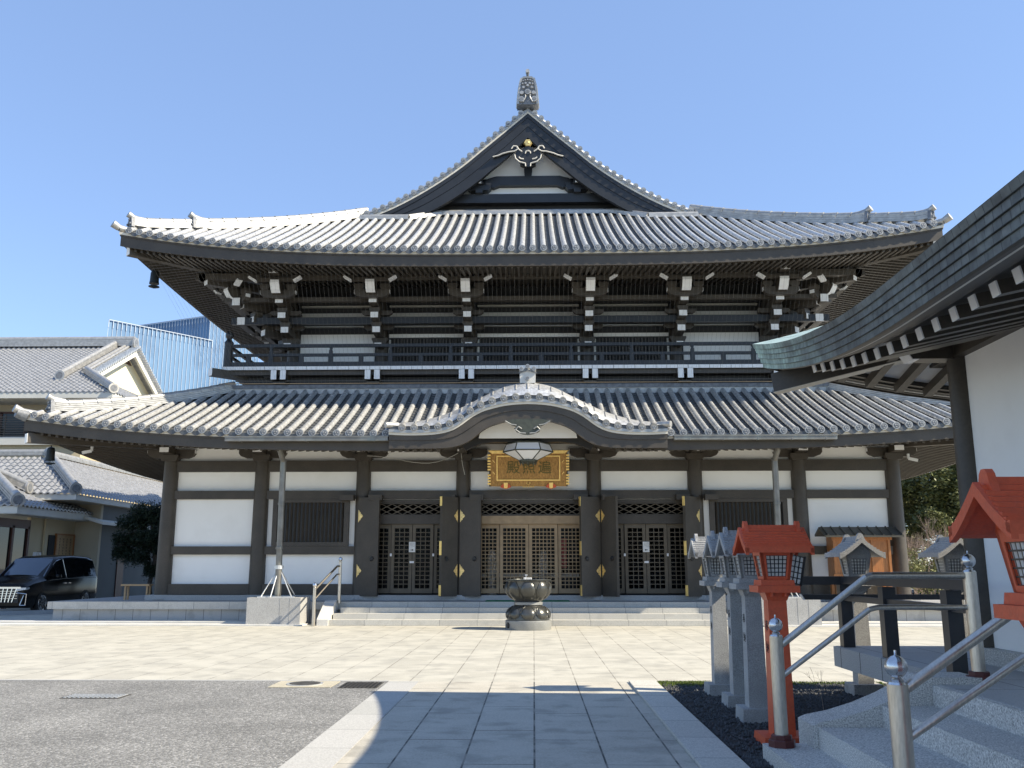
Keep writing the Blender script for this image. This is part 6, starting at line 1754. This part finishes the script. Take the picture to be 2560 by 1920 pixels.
for i in range(-4, 5):
    x = i * .145; mb.beam((CX + x * .8, CY - .05, .40), (CX + x, CY - .04, .84), .022, .03, 'chrome', up=Vector((1, 0, 0)))
for z in (.52, .60, .68, .75): mb.beam((CX - .62, CY - .03, z), (CX + .62, CY - .03, z), .012, .014, 'chrome')
mb.build('grille', t)
for sg in (-1, 1):
    mb = MB(); mb.prism([(CX + sg * .56, .755), (CX + sg * .88, .80), (CX + sg * .90, .87), (CX + sg * .62, .86)], CY - .045, CY + .18, 'headlamp'); mb.build('headlight', t)
    mb = MB(); mb.tube([(CX + sg * .60, CY - .05, .70), (CX + sg * .90, CY - .0, .66), (CX + sg * .89, CY - .0, .30), (CX + sg * .74, CY - .05, .30), (CX + sg * .84, CY - .04, .62)], .014, 6, 'chrome'); mb.build('foglight_trim', t)
    mb = MB(); mb.beam((CX + sg * .92, CY + 1.62, 1.18), (CX + sg * 1.04, CY + 1.60, 1.20), .06, .05, 'car_paint')
    mb.lathe(CX + sg * 1.07, CY + 1.60, [(.02, 1.12), (.10, 1.15), (.12, 1.22), (.09, 1.29), (.02, 1.30)], 10, 'car_paint'); mb.build('wing_mirror', t, smooth=50)
    for y in (.95, 3.95):
        x = CX + sg * .84
        mb = MB(); mb.cyl((x - sg * .12, CY + y, .35), (x + sg * .10, CY + y, .35), .35, .35, 32, 'rubber'); w_ = mb.build('wheel', t, smooth=40)
        mb = MB(); mb.cyl((x + sg * .10, CY + y, .35), (x + sg * .104, CY + y, .35), .245, .245, 28, 'black')
        for i in range(10):
            a = 2 * PI * i / 10; mb.beam((x + sg * .112, CY + y + .04 * math.cos(a), .35 + .04 * math.sin(a)), (x + sg * .112, CY + y + .24 * math.cos(a + .12), .35 + .24 * math.sin(a + .12)), .022, .03, 'chrome', up=Vector((1, 0, 0)))
        for i in range(24):
            a0, a1 = 2 * PI * i / 24, 2 * PI * (i + 1) / 24; mb.cyl((x + sg * .108, CY + y + .245 * math.cos(a0), .35 + .245 * math.sin(a0)), (x + sg * .108, CY + y + .245 * math.cos(a1), .35 + .245 * math.sin(a1)), .012, .012, 4, 'chrome')
        mb.build('rim', w_)

# ------------------------------------------------------------------ houses on the left
def inpoly(px, py, poly):
    c = False; n = len(poly)
    for i in range(n):
        x1, y1 = poly[i]; x2, y2 = poly[(i + 1) % n]
        if (y1 > py) != (y2 > py) and px < (x2 - x1) * (py - y1) / (y2 - y1) + x1: c = not c
    return c
def pantiles(mb, poly, axis, e0, z0, slope, tw=.30, tl=.27, m='pantile', rnd=None):
    """poly in plan (x, y); axis 'y+' = rises towards +y from y=e0, 'x-' = rises towards -x from x=e0"""
    xs = [p[0] for p in poly]; ys = [p[1] for p in poly]
    if axis == 'y+': ua, ub = min(xs), max(xs); va, vb = 0, max(ys) - e0
    else: ua, ub = min(ys), max(ys); va, vb = 0, e0 - min(xs)
    def W(u, v): return (u, e0 + v) if axis == 'y+' else (e0 - v, u)
    nu = int((ub - ua) / tw) + 1; nv = int(vb / tl) + 1
    for j in range(nv):
        v0 = j * tl; v1 = v0 + tl
        for i in range(nu):
            u0 = ua + i * tw; c = W(u0 + tw / 2, v0 + tl / 2)
            if not inpoly(c[0], c[1], poly): continue
            ra = []; rb = []; rc = []
            for k in range(6):
                u = u0 + tw * k / 5; wv = .042 * math.sin(2 * PI * k / 5 + .6)
                for row, v, dz in ((ra, v0, .050), (rb, v1, .0), (rc, v0, -.010)):
                    x, y = W(u, v); row.append((x, y, z0 + slope * v + wv + dz))
            mb.grid([rc, ra, rb], m)
def capridge(mb, a, b, w=.34, h=.28, ends=(0, 0)):
    a = Vector(a); b = Vector(b)
    for i in range(3):
        z = h * (i + .5) / 3; mb.beam(a + Vector((0, 0, z)), b + Vector((0, 0, z)), w * (1 - .12 * i), h / 3 - .012, 'ridge_tile')
    mb.cyl(a + Vector((0, 0, h + .02)), b + Vector((0, 0, h + .02)), w * .42, w * .42, 10, 'ridge_tile')
    d = (b - a).normalized()
    for p, dd, on in ((a, -d, ends[0]), (b, d, ends[1])):
        if on:
            hd = Vector((dd.x, dd.y, 0)).normalized()
            mb.cyl(p + Vector((0, 0, h * .45)) + hd * .02, p + Vector((0, 0, h * .45)) + hd * .12, w * .80, w * .80, 16, 'ridge_tile')
            mb.cyl(p + Vector((0, 0, h * .45)) + hd * .12, p + Vector((0, 0, h * .45)) + hd * .125, w * .55, w * .55, 16, 'tile_dark')
# two storey building
hC = thing('cream_building', (-30, 48, 0), 'two storey cream building with grey pantile hip and gable roof behind the low annex', 'building')
z0C = 10.12; slC = .53
mb = MB()
pantiles(mb, [(-48, 44), (-20.9, 44), (-23.75, 47), (-23.75, 52), (-48, 52)], 'y+', 44, z0C, slC)
pantiles(mb, [(-20.9, 44), (-20.9, 60), (-23.75, 57), (-23.75, 47)], 'x-', -20.9, z0C, slC)
mb.add([(-23.75, 52, z0C + slC * 8), (-48, 52, z0C + slC * 8), (-48, 60, z0C), (-23.75, 60, z0C)], [(0, 1, 2, 3)], 'tile')
zr = z0C + slC * 8
for k in range(26):          # verge tiles along the gable edges
    y = 47.2 + 4.8 * k / 25; z = z0C + slC * (y - 44)
    mb.box(-23.82, -23.35, y, y + .13, z - .02, z + .09, 'tile'); mb.box(-23.82, -23.35, 104 - y - .13, 104 - y, z - .02, z + .09, 'tile')
rC = mb.build('roof', hC)
mb = MB()
capridge(mb, (-48, 52, zr + .05), (-23.7, 52, zr + .05), .45, .42, (0, 1))
capridge(mb, (-21.0, 44.1, z0C + .08), (-23.9, 47.0, z0C + slC * 3 + .02), .32, .24, (1, 0))
capridge(mb, (-24.75, 46.0, z0C + slC * 2 + .08), (-24.75, 51.7, z0C + slC * 7.7 + .08), .34, .26, (1, 0))
mb.cyl((-24.2, 47.2, z0C + slC * 3.2 + .14), (-24.2, 51.9, z0C + slC * 7.9 + .14), .09, .09, 8, 'ridge_tile'); mb.cyl((-23.95, 47.2, z0C + slC * 3.2 + .12), (-23.95, 51.9, z0C + slC * 7.9 + .12), .08, .08, 8, 'ridge_tile')
mb.build('ridge_tiles', rC, smooth=40)
mb = MB(); mb.prism([(47.0, z0C + slC * 3 - .15), (57.0, z0C + slC * 3 - .15), (52, zr - .3)], -24.4, -24.2, 'cream_bright', plane='yz'); mb.build('gable_wall', hC)
mb = MB()
for s in (0, 1):
    f = (lambda y: y) if s == 0 else (lambda y: 104 - y)
    A = [(f(46.6), z0C + slC * 2.6 - .03), (f(52), zr - .04)]; Bb = [(f(46.6 + .75), z0C + slC * 2.6 - .1), (f(52), zr - .55)]
    mb.prism([A[0], A[1], Bb[1], Bb[0]], -23.72, -23.58, 'fascia_pale', plane='yz')
mb.prism([(51.2, zr - .95), (52.8, zr - .95), (52, zr - .5)], -24.18, -24.12, 'frame_brown', plane='yz')
mb.build('bargeboard', rC)
mb = MB(); mb.box(-48, -20.95, 44.02, 44.15, z0C - .30, z0C - .01, 'fascia_pale'); mb.box(-21.08, -20.95, 44.15, 60, z0C - .30, z0C - .01, 'fascia_pale'); mb.box(-48, -21.1, 44.15, 46.4, z0C - .31, z0C - .28, 'fascia_pale'); mb.box(-23.4, -21.1, 46.4, 60, z0C - .31, z0C - .28, 'fascia_pale'); mb.build('eave_fascia', rC)
mb = MB(); mb.box(-48, -23.2, 45.9, 46.1, 0, z0C - .3, 'beige_wall'); mb.box(-23.3, -23.0, 46.1, 60, 0, z0C - .3, 'cream_wall'); wC = mb.build('wall', hC)
mb = MB(); mb.box(-48, -22.6, 44.6, 45.9, 7.55, 7.95, 'fascia_pale'); mb.box(-48, -22.7, 44.8, 45.9, 6.6, 7.55, 'cream_wall'); mb.build('floor_ledge', hC)
mb = MB()
mb.box(-48, -25.2, 45.84, 45.9, 8.0, 9.35, 'window_glass')
for x in (-30.2, -28.9, -27.6, -26.3, -25.3): mb.box(x, x + .12, 45.8, 45.88, 8.0, 9.4, 'frame_brown')
mb.box(-48, -25.2, 45.8, 45.88, 9.34, 9.44, 'frame_brown'); mb.build('window', wC)
mb = MB(); mb.box(-24.6, -23.6, 45.86, 45.9, 8.7, 9.25, 'black'); mb.build('window', wC)
mb = MB()
for i in range(9): mb.box(-48, -25.0, 44.72, 44.75, 8.0 + i * .12, 8.05 + i * .12, 'wood')
for x in (-30.0, -28.4, -26.7, -25.1): mb.box(x, x + .06, 44.75, 44.8, 7.95, 9.1, 'wood')
mb.build('balcony_railing', hC)
mb = MB(); mb.box(-28.6, -27.7, 45.2, 45.5, 7.96, 8.65, 'fascia_pale'); mb.cyl((-28.25, 45.2, 8.3), (-28.25, 45.18, 8.3), .26, .26, 20, 'iron')
tag(mb.build('air_conditioner'), 'outdoor air conditioner unit behind the slatted balcony of the cream building', 'air conditioner')
# low hip-roofed block
hA = thing('low_annex', (-24, 42, 0), 'low annex with silvery pantile hip roof between the van and the hall', 'building')
mb = MB()
pantiles(mb, [(-34, 38.5), (-19.5, 38.5), (-22.6, 41.6), (-34, 41.6)], 'y+', 38.5, 4.62, .65)
pantiles(mb, [(-19.5, 38.5), (-19.5, 60), (-22.6, 60), (-22.6, 41.6)], 'x-', -19.5, 4.62, .65)
rA = mb.build('roof', hA)
mb = MB(); capridge(mb, (-19.65, 38.65, 4.72), (-22.6, 41.6, 6.62), .32, .26, (1, 0)); capridge(mb, (-34, 41.6, 6.62), (-22.6, 41.6, 6.62), .30, .16); capridge(mb, (-22.6, 41.6, 6.62), (-22.6, 60, 6.62), .30, .14); mb.build('ridge_tiles', rA, smooth=40)
mb = MB(); mb.box(-34, -19.55, 38.56, 38.68, 4.36, 4.60, 'fascia_pale'); mb.box(-19.68, -19.55, 38.68, 60, 4.36, 4.60, 'fascia_pale'); mb.box(-34, -19.69, 38.7, 41.5, 4.34, 4.37, 'beige_wall'); mb.box(-19.85, -19.69, 41.5, 60, 4.34, 4.37, 'beige_wall'); mb.build('eave_fascia', rA)
mb = MB(); mb.box(-34, -19.85, 41.6, 41.8, -.2, 4.34, 'beige_wall'); mb.box(-20.0, -19.85, 41.8, 60, -.2, 4.34, 'grey_wall'); mb.build('wall', hA)
mb = MB(); mb.box(-19.845, -19.80, 43.6, 44.3, 0, 2.6, 'frame_brown'); mb.build('door', hA)
mb = MB(); mb.prism([(-20.9, 4.0), (-19.4, 3.55), (-19.4, 3.42), (-20.9, 3.85)], 40.9, 46, 'fascia_pale'); mb.build('canopy', hA)
# entrance block in front
hB = thing('entrance_block', (-23, 38, 0), 'single storey entrance block with blue grey pantile roof and window wall behind the van', 'building')
mb = MB()
pantiles(mb, [(-34, 35.4), (-20.2, 35.4), (-23, 38.2), (-34, 38.2)], 'y+', 35.4, 3.92, .48)
pantiles(mb, [(-20.2, 35.4), (-20.2, 41.6), (-23, 41.6), (-23, 38.2)], 'x-', -20.2, 3.92, .48)
rB = mb.build('roof', hB)
mb = MB(); capridge(mb, (-20.35, 35.55, 4.0), (-23, 38.2, 5.27), .34, .28, (1, 0)); capridge(mb, (-34, 38.2, 5.27), (-23, 38.2, 5.27), .3, .25)
capridge(mb, (-21.6, 38.4, 4.75), (-24.0, 38.4, 5.75), .32, .26, (1, 0)); mb.build('ridge_tiles', rB, smooth=40)
mb = MB(); mb.box(-34, -20.26, 35.46, 35.58, 3.60, 3.89, 'fascia_pale'); mb.box(-20.38, -20.26, 35.58, 41.58, 3.60, 3.89, 'fascia_pale'); mb.box(-34, -20.4, 35.6, 41.5, 3.58, 3.61, 'fascia_pale'); mb.build('eave_fascia', rB)
mb = MB(); mb.box(-21.15, -21.0, 37.85, 41.58, -.2, 3.58, 'cream_wall'); mb.box(-20.98, -20.9, 38.9, 39.15, -.2, 3.58, 'cream_wall'); mb.build('wall', hB)
mb = MB(); mb.box(-21.1, -21.05, 33.4, 37.85, .3, 3.1, 'window_glass'); fB = mb.build('window', hB)
mb = MB()
for y in (33.4, 35.0, 36.55, 37.7): mb.box(-21.12, -20.98, y, y + .15, -.2, 3.2, 'frame_brown')
mb.box(-21.12, -20.98, 33.4, 37.85, 3.1, 3.45, 'frame_brown'); mb.build('frame', fB)
t = thing('wooden_sign', (-20.95, 40.7, 2.2), 'framed tan wooden sign board with vertical writing on the cream wall behind the van', 'sign')
mb = MB(); mb.box(-20.99, -20.93, 39.98, 41.42, 1.6, 2.93, 'timber_pale'); mb.build('board', t)
mb = MB()
for i in range(4):
    for j in range(9): 
        if (i, j) in ((1, 8), (2, 8)): continue
        y = 40.2 + i * .31; z = 2.76 - j * .125
        mb.box(-20.929, -20.925, y, y + .09, z, z + .014, 'ink'); mb.box(-20.929, -20.925, y + .035, y + .052, z - .05, z + .04, 'ink'); mb.box(-20.929, -20.925, y + .01, y + .08, z - .045, z - .033, 'ink')
mb.build('writing', t)
mb = MB()
for a, b, c, d in ((39.9, 41.5, 2.93, 2.99), (39.9, 41.5, 1.55, 1.6), (39.9, 39.98, 1.6, 2.93), (41.42, 41.5, 1.6, 2.93)): mb.box(-20.99, -20.9, a, b, c, d, 'timber_orange')
mb.build('frame', t)
mb = MB(); mb.box(-20.99, -20.95, 39.35, 39.85, 1.6, 2.9, 'ink'); tag(mb.build('notice_board'), 'dark narrow notice board left of the wooden sign', 'notice board')
mb = MB(); mb.box(-20.99, -20.82, 38.25, 38.6, 1.75, 2.15, 'frosted')
for k in range(4): mb.box(-20.815, -20.81, 38.25 + k * .11, 38.27 + k * .11, 1.72, 2.18, 'black')
for k in range(3): mb.box(-20.815, -20.81, 38.22, 38.63, 1.72 + k * .22, 1.74 + k * .22, 'black')
tag(mb.build('wall_lamp'), 'small box wall lamp with a black grid above the van roof', 'lamp')

NEAR = .94                              # the two low blocks stand a little nearer than first laid out
for o in list(bpy.data.objects):
    if o.parent is None and o.name in (hA.name, hB.name, 'wooden_sign', 'notice_board', 'wall_lamp'):
        o.location = Vector((0, 0, 1.5)) * (1 - NEAR) + o.location * NEAR; o.scale = (NEAR,) * 3
# ------------------------------------------------------------------ glass office towers far behind
def tower(name, pts, ztop, fins, lab, finw=.35, notch=True):
    t = thing(name, (pts[0][0], pts[0][1], 0), lab, 'office tower', 'glass office towers')
    mb = MB()
    n = len(pts)
    for i in range(n):
        a = pts[i]; b = pts[(i + 1) % n]; L = math.dist(a, b)
        mb.add([(a[0], a[1], 0), (b[0], b[1], 0), (b[0], b[1], ztop), (a[0], a[1], ztop)], [(0, 1, 2, 3)], 'glass_tower', [[(0, 0), (L, 0), (L, ztop), (0, ztop)]])
    mb.add([(p[0], p[1], ztop - .5) for p in pts], [tuple(range(n))], 'fin'); mb.build('glass_wall', t)
    mb = MB()
    for i in fins:
        a = Vector((*pts[i], 0)); b = Vector((*pts[(i + 1) % n], 0)); L = (b - a).length; d = (b - a).normalized(); nn = Vector((d.y, -d.x, 0))
        k = int(L / 3.1)
        for j in range(k + 1):
            p = a + d * (L * j / k) + nn * .3
            mb.beam(p, p + Vector((0, 0, ztop - 5)), finw, .25, 'fin', up=d)
            q = p + nn * .4; mb.beam(q + Vector((0, 0, ztop - 5)), q + Vector((0, 0, ztop + .3)), finw * 1.8, .4, 'fin', up=d)
        mb.beam(a + nn * .6 + Vector((0, 0, ztop + .4)), b + nn * .6 + Vector((0, 0, ztop + .4)), 1.0, .5, 'fin')
    mb.build('facade_fins', t)
tower('glass_tower', [(-293, 600), (-242, 660), (-290, 715), (-331, 702)], 169.3, (0,), 'nearer blue glass office tower with white vertical fins and a sloping top line', .17)
tower('glass_tower', [(-338.5, 750), (-266.5, 720), (-234, 750), (-300, 800)], 206.0, (0, 1), 'farther blue glass office tower rising behind the nearer one beside the hall roof', .17)
